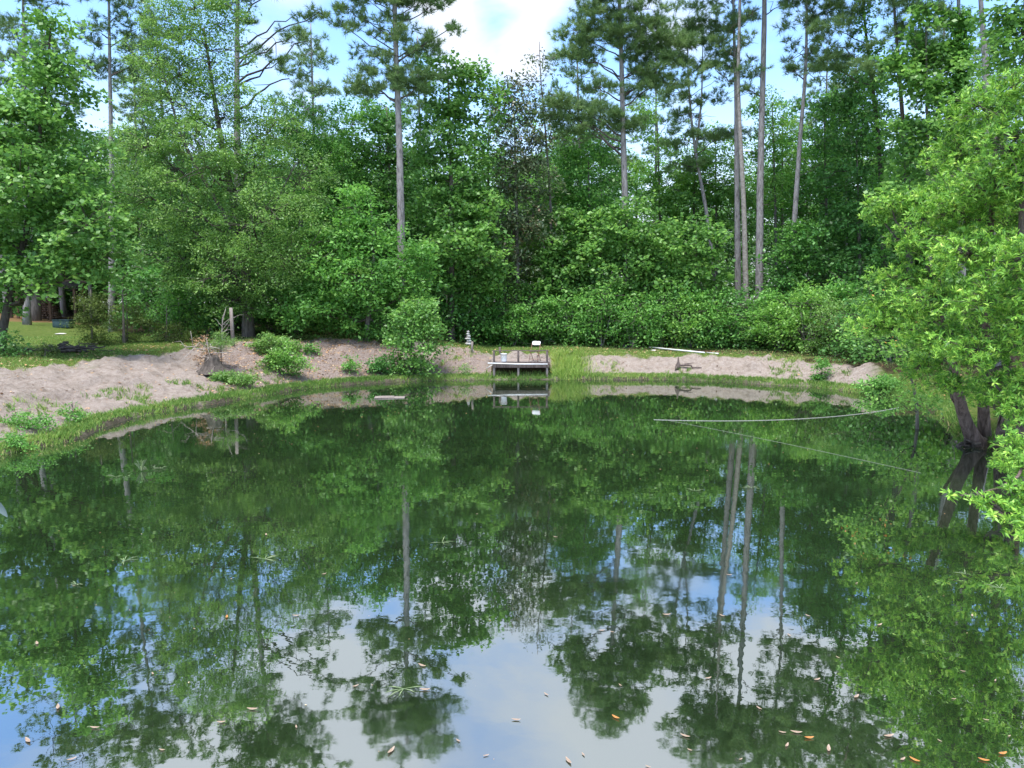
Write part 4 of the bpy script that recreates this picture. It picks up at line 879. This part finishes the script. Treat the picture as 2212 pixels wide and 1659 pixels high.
m.box((0, 2.03, DZ - .12), (2.5, .045, .15)); m.build('joists', M['wood'], dock)
for xx in (-.80 - ox, .28 - ox, 1.56 - ox):
    m = MB(); m.box((xx, .02 + .02, (DZ - .27 - .5) / 2), (.095, .095, DZ - .27 + .5)); m.build('leg', M['palewood'], dock, bevel=.008)
for xx in (-.85 + .1, 1.5):
    m = MB(); m.box((xx - ox, 1.9, .45), (.09, .09, .75)); m.build('leg', M['wood'], dock, bevel=.008)
for xx in (-.80 - ox, .28 - ox, 1.56 - ox):
    m = MB(); m.box((xx, .05, DZ + .235), (.09, .09, .47)); m.build('rail_post', M['wood'], dock, bevel=.008)
m = MB(); m.box((-.57 - ox, 1.85, DZ + .27), (.10, .10, .54)); m.build('rail_post', M['wood'], dock, bevel=.008)
m = MB(); m.box((-.02, .05, DZ + .487), (DX1 - DX0 + .02, .10, .035), np.array(Matrix.Rotation(R(-.3), 3, 'Y'))); m.build('rail', M['wood'], dock, bevel=.006)
# white pipes
def pipe(name, label, pts, r, mat='white', cat='pipe', group=None):
    pts = np.array(pts, float); b = pts[0].copy(); root = MB(); root.tube(pts - b, r, 12); o = root.build(name, M[mat], None, True); o.location = b; return tag(o, label, cat, group)
pipe('white_pipe', 'long white plastic pipe lying along the front edge of the dock', [(-1.08, DY0 - .10, DZ - .06), (.3, DY0 - .10, DZ - .10), (1.58, DY0 - .10, DZ - .105)], .028)
pipe('white_pipe', 'short white pipe slanting down to the bank at the left end of the dock', [(-.85, DY0 + .0, DZ - .13), (-1.17, DY0 + .2, DZ - .33)], .016)
g1, g2 = foot(1403, 753), foot(1522, 765)
pipe('white_pipe', 'long white pipe lying on the grass right of the dock', [g1 + [0, 0, .06], g2 + [0, 0, .06]], .04)
g1, g2 = foot(1527, 764.5), foot(1551, 767)
pipe('white_pipe', 'short white pipe on the grass at the right end of the long one', [g1 + [0, 0, .05], g2 + [0, 0, .05]], .034)
# bucket
def bucket():
    b = np.array([(1476 * .7373 - 1106) / 1533.6 * 31.7, 31.6, DZ + .002]); root = thing('bucket', 'white plastic bucket standing on the dock', 'bucket', b)
    th = np.linspace(0, 2 * np.pi, 28, endpoint=False); prof = [(.0, .0), (.128, 0), (.13, .01), (.147, .33), (.155, .33), (.155, .355), (.148, .355), (.146, .34), (.126, .02), (0, .02)]
    V = [(r * math.cos(t), r * math.sin(t), z) for r, z in prof for t in th]; n = 28
    F = [(i * n + j, i * n + (j + 1) % n, (i + 1) * n + (j + 1) % n, (i + 1) * n + j) for i in range(len(prof) - 1) for j in range(n)]
    npmesh('body', np.array(V), np.array(F), M['white'], root, None, True)
    m = MB(); t = np.linspace(0, np.pi, 14); m.tube(np.stack([np.cos(t) * .157, -.04 - np.sin(t) * .12, .33 - np.sin(t) * .06], -1), .004, 6); m.build('handle', M['palewood'], root)
bucket()
def chair():
    b = np.array([(1567 * .7373 - 1106) / 1533.6 * 32.0, 31.75, DZ]); root = thing('folding_chair', 'folding chair with white back and rusty brown legs on the dock', 'chair', b, R(-22))
    for s in (-1, 1):
        # front leg runs on up as the back post
        m = MB(); m.tube([(s * .20, -.24, 0), (s * .20, -.04, .38), (s * .20, .12, .68), (s * .19, .16, .78)], .014, 8); m.build('back_post', M['rust'], root, True)
        m = MB(); m.tube([(s * .175, .26, 0), (s * .175, .06, .26), (s * .175, -.14, .44)], .014, 8); m.build('rear_leg', M['rust'], root, True)
    m = MB(); m.tube([(-.20, -.19, .10), (.20, -.19, .10)], .009, 8); m.tube([(-.175, .21, .07), (.175, .21, .07)], .009, 8); m.build('crossbars', M['rust'], root, True)
    m = MB(); m.box((0, 0, .445), (.38, .38, .022)); m.build('seat', M['wood'], root, bevel=.01)
    # back panel: rounded and slightly bowed
    nx, nz = 14, 8; V = []; F = []
    for side in (0, 1):
        for i in range(nx + 1):
            for j in range(nz + 1):
                u = i / nx * 2 - 1; v = j / nz * 2 - 1; rr = (abs(u) ** 5 + abs(v) ** 5) ** .2; mm_ = max(abs(u), abs(v)); q = mm_ / rr if rr > 0 else 1
                x = u * q * .20; z = .80 + v * q * .088; y = .165 + (z - .8) * .35 + .02 * (1 - u * u) + (side * .018)
                V.append((x, y, z))
    S = (nx + 1) * (nz + 1)
    for i in range(nx):
        for j in range(nz):
            a = i * (nz + 1) + j; F.append((a, a + nz + 1, a + nz + 2, a + 1)); a += S; F.append((a, a + 1, a + nz + 2, a + nz + 1))
    per = [(i, 0) for i in range(nx)] + [(nx, j) for j in range(nz)] + [(i, nz) for i in range(nx, 0, -1)] + [(0, j) for j in range(nz, 0, -1)]
    pi_ = [i * (nz + 1) + j for i, j in per]
    for k in range(len(pi_)): a, c = pi_[k], pi_[(k + 1) % len(pi_)]; F.append((a, a + S, c + S, c))
    npmesh('backrest', np.array(V), np.array(F), M['white'], root, None, True)
chair()
# ------------------------------------------------------------------ other small things
def rock_mesh(m, c, d, rng, n1=7, n2=10):
    V = []; F = []
    for i in range(n1 + 1):
        for j in range(n2):
            a = math.pi * i / n1; t = 2 * math.pi * j / n2; q = 1 + (rng.normal() * .09 if 0 < i < n1 else 0)
            V.append((c[0] + d[0] * math.sin(a) * math.cos(t) * q, c[1] + d[1] * math.sin(a) * math.sin(t) * q, c[2] + d[2] * math.cos(a) * q))
    for i in range(n1):
        for j in range(n2): F.append((i * n2 + j, i * n2 + (j + 1) % n2, (i + 1) * n2 + (j + 1) % n2, (i + 1) * n2 + j))
    m.add(V, F)
rr = np.random.default_rng(600)
b = foot(1012, 746); croot = thing('stacked_stones', 'little stack of pale stones standing on the bank top left of the dock', 'stone stack', b)
zc = 0
for k, (a, h) in enumerate([(.19, .08), (.15, .07), (.17, .06), (.12, .07), (.10, .06), (.08, .06)]):
    m = MB(); rock_mesh(m, (rr.normal() * .02, 0, zc + h), (a, a * .8, h * 1.05), rr); m.build('stone', M['stone'], croot, True); zc += 2 * h * .95
def post(label, x, y, h, w_, mat='palewood', tilt=(0, 0), name='wooden_post', round_=False):
    b = foot(x, y); root = MB()
    rng = np.random.default_rng(int(x)); root.tube([(0, 0, -.2), (tilt[0] * .5, 0, h * .5), (tilt[0], tilt[1], h)], [w_ * .55, w_ * .52, w_ * .46], 10 if round_ else 6, wob=.06, rng=rng)
    o = root.build(name, M[mat]); o.location = b; return tag(o, label, 'post')
post('short grey wooden stake leaning beside the stacked stones', 1019, 762, .50, .11, tilt=(.03, 0))
p1 = post('tall weathered wooden post on the bank top in front of the oak', 504, 748, 1.62, .145, tilt=(-.03, 0))
post('thin pale stick standing in the grass left of the stump', 568 * .7373 + 0, 757, .8, .03, name='dead_stick', tilt=(-.1, 0))
# bare sapling beside the post
rng = np.random.default_rng(610); b = foot(482, 752); root = thing('dead_sapling', 'bare pale dead sapling just left of the weathered post', 'dead tree', b)
m = MB(); m.tube([(0, 0, -.1), (-.02, 0, .6), (.03, 0, 1.1), (.18, 0, 1.6)], [.03, .026, .02, .008], 7); m.build('trunk', M['palebranch'], root, True)
m = MB()
for (z0, e) in [(.7, (.55, .1, 1.25)), (.9, (.9, .1, 1.35)), (.5, (.35, 0, .95)), (1.1, (.25, 0, 1.7)), (.8, (-.3, 0, 1.2)), (.6, (.5, -.1, .75)), (.95, (.3, .1, .9))]:
    m.tube(bend((0, 0, z0), e, 7, rng, sag=.08, wob=.25), np.linspace(.014, .004, 7), 5)
m.build('branches', M['palebranch'], root, True)
# stump with sapling
b = foot(462, 800); root = MB(); rng = np.random.default_rng(620)
th = np.linspace(0, 2 * np.pi, 16, endpoint=False); V = []; F = []
for i, (r_, z_) in enumerate([(.62, -.1), (.42, .06), (.27, .22), (.22, .40), (.20, .52), (.02, .50)]):
    for t in th: q = 1 + .18 * math.sin(4 * t + i * .3) + .09 * rng.normal(); V.append((r_ * q * math.cos(t) - .12 * z_, r_ * q * math.sin(t), z_ + .05 * rng.normal() * (i > 2)))
for i in range(5):
    for j in range(16): F.append((i * 16 + j, i * 16 + (j + 1) % 16, (i + 1) * 16 + (j + 1) % 16, (i + 1) * 16 + j))
o = npmesh('tree_stump', np.array(V), np.array(F), M['darkbark'], None, None, True); o.location = b; tag(o, 'dark rotten tree stump on the crest of the left bank', 'stump')
KIND['sap'] = (.10, .14, 40, .17, 'oak')
b = foot(470, 800) + np.array([.1, .1, 0])
tree('pine_sapling', 'small yellow-green sapling growing beside the dark stump', 'tree', 'sap', [b, b + [.02, 0, .6], b + [.05, 0, 1.5]], .03,
     [(b + [.0, 0, 1.05], np.array([.45, .4, .14])), (b + [.05, 0, 1.35], np.array([.3, .3, .15])), (b + [-.15, 0, .8], np.array([.35, .3, .1])), (b + [.25, 0, 1.1], np.array([.35, .3, .12]))], 630, dens=1.4, bark='darkbark', lowest=.3)
b = foot(448, 792)
KIND['brown'] = (.11, .25, 40, .2, 'litter')
tree('dead_bush', 'brown withered bush around the dark stump', 'bush', 'brown', [b, b + [0, 0, .4], b + [0, .05, 1.2]], .02,
     [(b + [-.1, 0, .3], np.array([.6, .5, .2])), (b + [0, 0, .9], np.array([.4, .3, .25])), (b + [.1, 0, .6], np.array([.4, .35, .2]))], 631, dens=.6, bark='branch', branch_mat='palebranch', lowest=.05, deadtwigs=14)
# small block, paper, crate
def block(x, y, label, dims, mat, name, cat, rot=0, holes=False):
    b = foot(x, y); w_, d_, h_ = dims; root = thing(name, label, cat, b + np.array([0, 0, 0]), rot)
    if holes:
        m = MB(); m.box((0, 0, h_ - .015), (w_, d_, .03)); m.box((0, 0, .01), (w_, d_, .03))
        for xx in (-w_ / 2 + .015, 0, w_ / 2 - .015): m.box((xx, 0, h_ / 2), (.03, d_, h_ - .06))
        m.build('shell', M[mat], root, bevel=.004)
    return root
block(1353, 752, 'small dark hollow block lying on the grass behind the right bank', (.30, .18, .16), 'concrete', 'hollow_block', 'block', .4, True)
cr = block(139, 708, 'dark teal crate on the lawn in front of the woodshed', (.95, .6, .46), 'teal', 'crate', 'crate', 0)
m = MB(); m.box((0, -.29, .23), (.95, .02, .44)); m.box((0, .29, .23), (.95, .02, .44)); m.box((-.465, 0, .23), (.02, .56, .44)); m.box((.465, 0, .23), (.02, .56, .44)); m.box((0, 0, .02), (.91, .56, .02)); m.build('walls', M['teal'], cr, bevel=.004)
m = MB(); m.box((0, -.31, .445), (.99, .03, .035)); m.box((0, .31, .445), (.99, .03, .035)); m.box((-.485, 0, .445), (.03, .59, .035)); m.box((.485, 0, .445), (.03, .59, .035)); m.build('rim', M['teal'], cr, bevel=.004)
def flat_stone(x, y, label, s, seed, z=.0, mat='stone', name='flat_stone', cat='stone'):
    b = foot(x, y); m = MB(); rock_mesh(m, (0, 0, s[2] * .5), s, np.random.default_rng(seed)); o = m.build(name, M[mat], None, True); o.location = b; return tag(o, label, cat)
flat_stone(1462, 746, 'small white stone on the grass behind the long white pipe', (.16, .1, .05), 640, mat='white')
flat_stone(132, 722, 'pale flat stone on the lawn left of the crate', (.28, .2, .04), 641)
flat_stone(1412, 758, 'little pale stone at the crest of the bank left of the long white pipe', (.14, .1, .04), 642)
# driftwood on the right bank
b = foot(1464, 797); root = thing('driftwood_stump', 'weathered broken stump with a fallen limb on the right bank', 'driftwood', b); rng = np.random.default_rng(650)
m = MB(); m.tube([(-.02, 0, -.1), (0, 0, .15), (.02, 0, .3), (.01, 0, .52)], [.13, .09, .05, .015], 9, wob=.12, rng=rng); m.build('trunk', M['wood'], root, True)
m = MB(); m.tube(bend((.05, 0, .16), (1.05, -.1, .04), 7, rng, wob=.3), np.linspace(.06, .02, 7), 7); m.tube(bend((.0, 0, .1), (-.15, -.2, -.02), 5, rng), np.linspace(.07, .03, 5), 7); m.tube(bend((.3, 0, .2), (.75, .1, .25), 5, rng), np.linspace(.03, .01, 5), 6); m.build('limb', M['wood'], root, True)
# brush pile on the left
b = foot(140, 760); root = thing('brush_pile', 'heap of dark broken sticks and bark at the left end of the cedars', 'brush pile', b); rng = np.random.default_rng(660); m = MB()
for k in range(60):
    a = rng.uniform(-.5, .5) + (math.pi if k % 2 else 0); c = np.array([rng.normal() * .6, rng.normal() * .35, abs(rng.normal()) * .12 + .03]); l = rng.uniform(.2, .7)
    d = np.array([math.cos(a), math.sin(a), rng.normal() * .15]) * l / 2; m.tube(bend(c - d, c + d, 4, rng, wob=.2), rng.uniform(.012, .05), 6)
m.build('sticks', M['darkbark'], root, True)
m = MB()
for k in range(26):
    c = np.array([rng.normal() * .6 - .1, rng.normal() * .35 - .1, abs(rng.normal()) * .1 + .06]); a = rng.uniform(0, 6); m.box(c, (rng.uniform(.08, .25), rng.uniform(.04, .09), .012), np.array(Matrix.Rotation(a, 3, 'Z') @ Matrix.Rotation(rng.normal() * .3, 3, 'X')))
m.build('bark_chips', M['palewood'], root)
# woodshed
def woodshed():
    b = P(112, 692, 47); b[2] = TZ(b[0], b[1]); root = thing('woodshed', 'open wooden firewood shelter at the back of the lawn on the left', 'shed', b, .25)
    for x, y, h in [(-1.6, -.9, 2.3), (.25, -.9, 2.25), (1.7, -.9, 2.1), (-1.6, .9, 2.6), (1.7, .9, 2.5)]:
        m = MB(); m.box((x, y, h / 2 - .1), (.14, .14, h + .2)); m.build('post', M['postwood'], root, bevel=.01)
    m = MB(); m.box((0, 0, 2.50), (4.2, 2.5, .05), np.array(Matrix.Rotation(R(9), 3, 'X') @ Matrix.Rotation(R(3), 3, 'Y')))
    m.build('roof', M['wood'], root)
    m = MB()
    for k in range(5): m.box((-.1 + k * .02, -1.28 + .04 * k, 2.2 + k * .06), (4.0 - .3 * k, .05, .03), np.array(Matrix.Rotation(R(4 - k), 3, 'Y')))
    m.build('boards', M['palewood'], root)
woodshed_mat = noise_mat('post_wood', (.13, .075, .045), (.24, .15, .10), 5, .85, .4, (3, 3, .6)); M['postwood'] = woodshed_mat
woodshed()
b = P(106, 692, 47.4); b[2] = TZ(b[0], b[1]); root = MB(); rng = np.random.default_rng(670)
for r_ in range(9):
    for c in range(13 - r_ // 3):
        x = (c - 6) * .16 + rng.normal() * .02 - .3; z = .09 + r_ * .15; root.tube([(x, -.35 + rng.normal() * .04, z), (x + rng.normal() * .02, .25, z + rng.normal() * .01)], .075 * rng.uniform(.8, 1.05), 8)
o = root.build('firewood_stack', M['firewood'] if 'firewood' in M else M['postwood'], None, True); o.location = b; tag(o, 'stack of split firewood under the shelter on the left', 'firewood', kind=None)
for lab, x, Y, r_, lean in [('stout grey tree trunk left of the woodshed', 75, 45, .33, 0), ('pale slanting tree trunk right of the woodshed', 200, 46, .14, -14)]:
    tree('broadleaf_tree', lab, 'tree', 'dark', T_(Y, (x, 700), (x + lean * .5, 600), (x + lean, 450), (x + lean, 300)), r_, B_(Y, (x, 330, 60, 45), (x + 40, 420, 70, 45), (x - 40, 430, 70, 50), (x, 510, 90, 40)), int(700 + x), dens=.7, bark='bark')

# things on the water
def floater(name, label, x, y, build, cat, group=None, rz=0):
    b = G0(x, y, .004); o = build(); o.location = b; o.rotation_euler = (0, 0, rz); return tag(o, label, cat, group)
def board():
    m = MB(); m.box((0, 0, .012), (1.05, .5, .03), np.array(Matrix.Rotation(R(1), 3, 'Y'))); m.box((-.12, .02, .04), (.55, .3, .022)); return m.build('floating_board', M['palewood'], bevel=.01)
floater('floating_board', 'pale flat board floating on the pond left of the dock reflection', 842, 859, board, 'board', rz=.1)
def pond_debris():
    rng = np.random.default_rng(890); n = 900; X = rng.uniform(-11, 12, n); Y = 4.5 + 26.5 * rng.uniform(0, 1, n) ** 1.2; k = (sdist(X, Y) < -.15) & (NZ[6](X, Y, .45) > -.5); X, Y = X[k], Y[k]; n = len(X)
    X2 = rng.integers(len(SH), size=900); P2 = SH[X2]; k = P2[:, 1] > 12; P2 = P2[k]; c = np.array([0., 20.]); d = norm(c - P2); P2 = P2 + d * (abs(rng.normal(size=len(P2))) * .35)[:, None] + rng.normal(size=P2.shape) * .2
    X = np.concatenate([X, P2[:, 0]]); Y = np.concatenate([Y, P2[:, 1]]); n = len(X)
    p = np.stack([X, Y, np.full(n, .003)], -1); a = rng.uniform(0, 6.28, n); t = np.stack([np.cos(a), np.sin(a), 0 * a], -1); b = np.stack([-np.sin(a), np.cos(a), 0 * a], -1)
    l = rng.uniform(.008, .05, n) * np.clip(Y / 14, .5, 1.6); w_ = l * rng.uniform(.12, .5, n)
    V = np.stack([p - t * (l / 2)[:, None], p + b * (w_ / 2)[:, None], p + t * (l / 2)[:, None], p - b * (w_ / 2)[:, None]], 1)
    o = npmesh('pond_debris', V.reshape(-1, 3), np.arange(n * 4).reshape(n, 4), M['litter'], None, {'var': ('FACE', rng.uniform(.2, 1, n))}); tag(o, 'tiny bits of leaf, needle and pollen scum floating on the pond', 'debris', kind='stuff')
pond_debris()
# ropes
a = G0(1400, 906, .01); e = G0(1942, 874, .03)
def rope(name, label, P0, P1, sagx, r, mat, z0=.01, z1=.01):
    t = np.linspace(0, 1, 40)[:, None]; x0, x1 = np.array(P0, float), np.array(P1, float)
    p = x0 + (x1 - x0) * t; p[:, 1] += sagx * 4 * (t * (1 - t))[:, 0]; p[:, 2] = z0 + (z1 - z0) * t[:, 0] ** 3; pass
    b = p[0].copy(); m = MB(); m.tube(p - b, r, 6); o = m.build(name, M[mat], None, True); o.location = b; return tag(o, label, 'rope')
rope('white_rope', 'white rope stretched across the water from the right bank', G0(1412, 906, .01), G0(1942, 874, .1), -1.1, .005, 'rope', .006, .008)
rope('thin_line', 'thin grey line crossing the water from the end of the white rope to the right', G0(1440, 907, .01), G0(1990, 1021, .01), .25, .0026, 'thinrope', .003, .004)
# floating leaves
def leaf_obj(name, mat, L, Wd, curl, seed):
    rng = np.random.default_rng(seed); n = 7; V = []; F = []
    for i in range(n):
        t = i / (n - 1); w_ = Wd / 2 * math.sin(math.pi * min(1, t * .93 + .04)) ** .8; x = (t - .5) * L; z = curl * (2 * t - 1) ** 2 * L + .004
        V += [(x, -w_, z + curl * w_ * 2.0), (x, 0, z - .001), (x, w_, z + curl * w_ * 2.0)]
    for i in range(n - 1):
        a = i * 3; F += [(a, a + 1, a + 4, a + 3), (a + 1, a + 2, a + 5, a + 4)]
    o = npmesh(name, np.array(V), np.array(F), mat, None, None, True); return o
M['tan'] = noise_mat('tan_dry_leaf', (.22, .15, .10), (.42, .33, .26), 20, .7, .1); M['orangeleaf'] = noise_mat('orange_dry_leaf', (.34, .13, .03), (.50, .24, .08), 20, .6, .1)
tan0 = leaf_obj('floating_leaf', M['tan'], .12, .035, .10, 1); tag(tan0, 'tan dry leaf floating on the dark water of the pond', 'leaf', 'tan dry leaves floating on the pond')
or0 = leaf_obj('floating_leaf', M['orangeleaf'], .13, .045, .12, 2)
rng = np.random.default_rng(800)
tl = [(420, 1358), (205, 1572), (125, 1528), (478, 1560), (545, 1532), (155, 1640), (845, 1622), (912, 1438), (918, 1490), (768, 1482), (640, 1570), (1050, 1632), (1115, 1555), (1228, 1644), (1400, 1656), (1490, 1620), (1480, 1590), (1530, 1465), (1300, 1362), (1322, 1365), (1440, 1328), (1745, 1330), (1640, 1530), (1850, 1505), (1765, 1468), (1690, 1582), (1720, 1582), (1700, 1610), (1790, 1618), (1920, 1590), (2030, 1600), (2060, 1510), (2150, 1470), (2130, 1555), (2080, 1450), (1950, 1640), (1705, 1372), (1575, 1242), (1200, 1160), (1030, 1110), (575, 1155), (160, 1265), (640, 1330), (700, 1240), (80, 1390), (330, 1455), (1900, 1350), (1850, 1260), (2100, 1330), (1600, 1640), (1180, 1500), (1340, 1480), (1560, 1330), (350, 1620), (60, 1600), (990, 1600), (1260, 1630), (500, 1250), (2180, 1590), (1810, 1420)]
for k, (x, y) in enumerate(tl):
    p = G0(x, y, .004); rz = rng.uniform(-1.2, 1.2); s = rng.uniform(.28, .75)
    if k == 0: o = tan0
    else: o = tan0.copy(); COL.objects.link(o)
    o.location = p; o.rotation_euler = (0, 0, rz); o.scale = (s, s, s)
for k, (x, y, lab) in enumerate([(1748, 1594, 'orange leaf floating beside two tan ones near the bottom right'), (2166, 1628, 'bright orange leaf floating in the bottom right corner'), (1976, 1642, 'orange leaf floating at the bottom edge left of the corner one'), (2125, 1642, 'small orange leaf floating just left of the bright corner one'), (1330, 1550, 'small orange leaf floating at the tip of the broad pine reflection'), (490, 1333, 'orange-tan leaf floating over the oak reflection')]):
    o = or0 if k == 0 else or0.copy()
    if k: COL.objects.link(o)
    o.location = G0(x, y, .004); o.rotation_euler = (0, 0, rng.uniform(-1.3, .6)); o.scale = (.55, .55, .55); tag(o, lab, 'leaf')
# grass sprigs floating
def sprig(name, n, L, seed, up=.15):
    rng = np.random.default_rng(seed); m = MB()
    for k in range(n):
        a = rng.uniform(0, 6.28); l = L * rng.uniform(.3, .85); e = np.array([math.cos(a) * l, math.sin(a) * l, rng.uniform(0, up) * l + .004]); mid = e * .55 + np.array([0, 0, .25 * up * l + .004]); s = np.array([-math.sin(a), math.cos(a), 0]) * .0045
        m.add([np.array([0, 0, .002]) - s * .4, np.array([0, 0, .002]) + s * .4, mid + s, e, mid - s], [(0, 1, 2, 3, 4)])
    o = m.build(name, M['sprig']); return o
M['sprig'] = noise_mat('pale_green_blade', (.14, .22, .10), (.26, .33, .18), 10, .6, .1)
for k, (x, y, n, L, lab) in enumerate([(268, 1212, 8, .30, 'pale grass sprig floating in the left part of the pond'), (572, 1208, 9, .28, 'star-shaped grass sprig floating below the oak reflection'), (955, 1172, 7, .26, 'small grass sprig floating left of centre on the dark water'), (872, 1488, 7, .24, 'long-bladed grass sprig floating over the lone pine reflection'), (1622, 1053, 8, .30, 'grass sprig floating across the bare trunk reflections'), (2160, 1270, 6, .22, 'thin grass sprig floating near the right edge'), (1500, 1060, 6, .25, 'faint grass sprig floating left of the trunk reflections'), (165, 1262, 5, .2, 'tiny grass sprig floating near the left edge'), (2085, 1150 + 90, 4, .2, 'pale twig sprig floating below the low laurel branch')]):
    floater('grass_sprig', lab, x, y, lambda n=n, L=L, k=k: sprig('grass_sprig', n, L, 820 + k), 'grass sprig', rz=k)
# reeds and broken stalks near the left shore
o = floater('reed_clump', 'sparse clump of dry reeds standing in the water near the left shore', 305, 1018, lambda: sprig('reed_clump', 14, .16, 850, 2.2), 'reeds')
floater('reed_clump', 'flattened dry stalks on the water right of the reed clump', 348, 1012, lambda: sprig('reed_clump', 9, .24, 851, .5), 'reeds')
floater('reed_clump', 'bent straw stalks on the water left of the reed clump', 250, 1030, lambda: sprig('reed_clump', 8, .2, 852, .3), 'reeds')
# pale leaf hanging into view at the left edge
lf = leaf_obj('hanging_leaf', M['paleleaf'], .08, .022, .08, 9); b = P(-2, 1092, 1.9); lf.location = b; lf.rotation_euler = (R(80), R(48), 0)
tag(lf, 'pale grey-green leaf tip hanging into view at the left edge above the water', 'leaf')
print('objects', len(bpy.data.objects), 'tris-ish', sum(len(m_.polygons) for m_ in bpy.data.meshes))
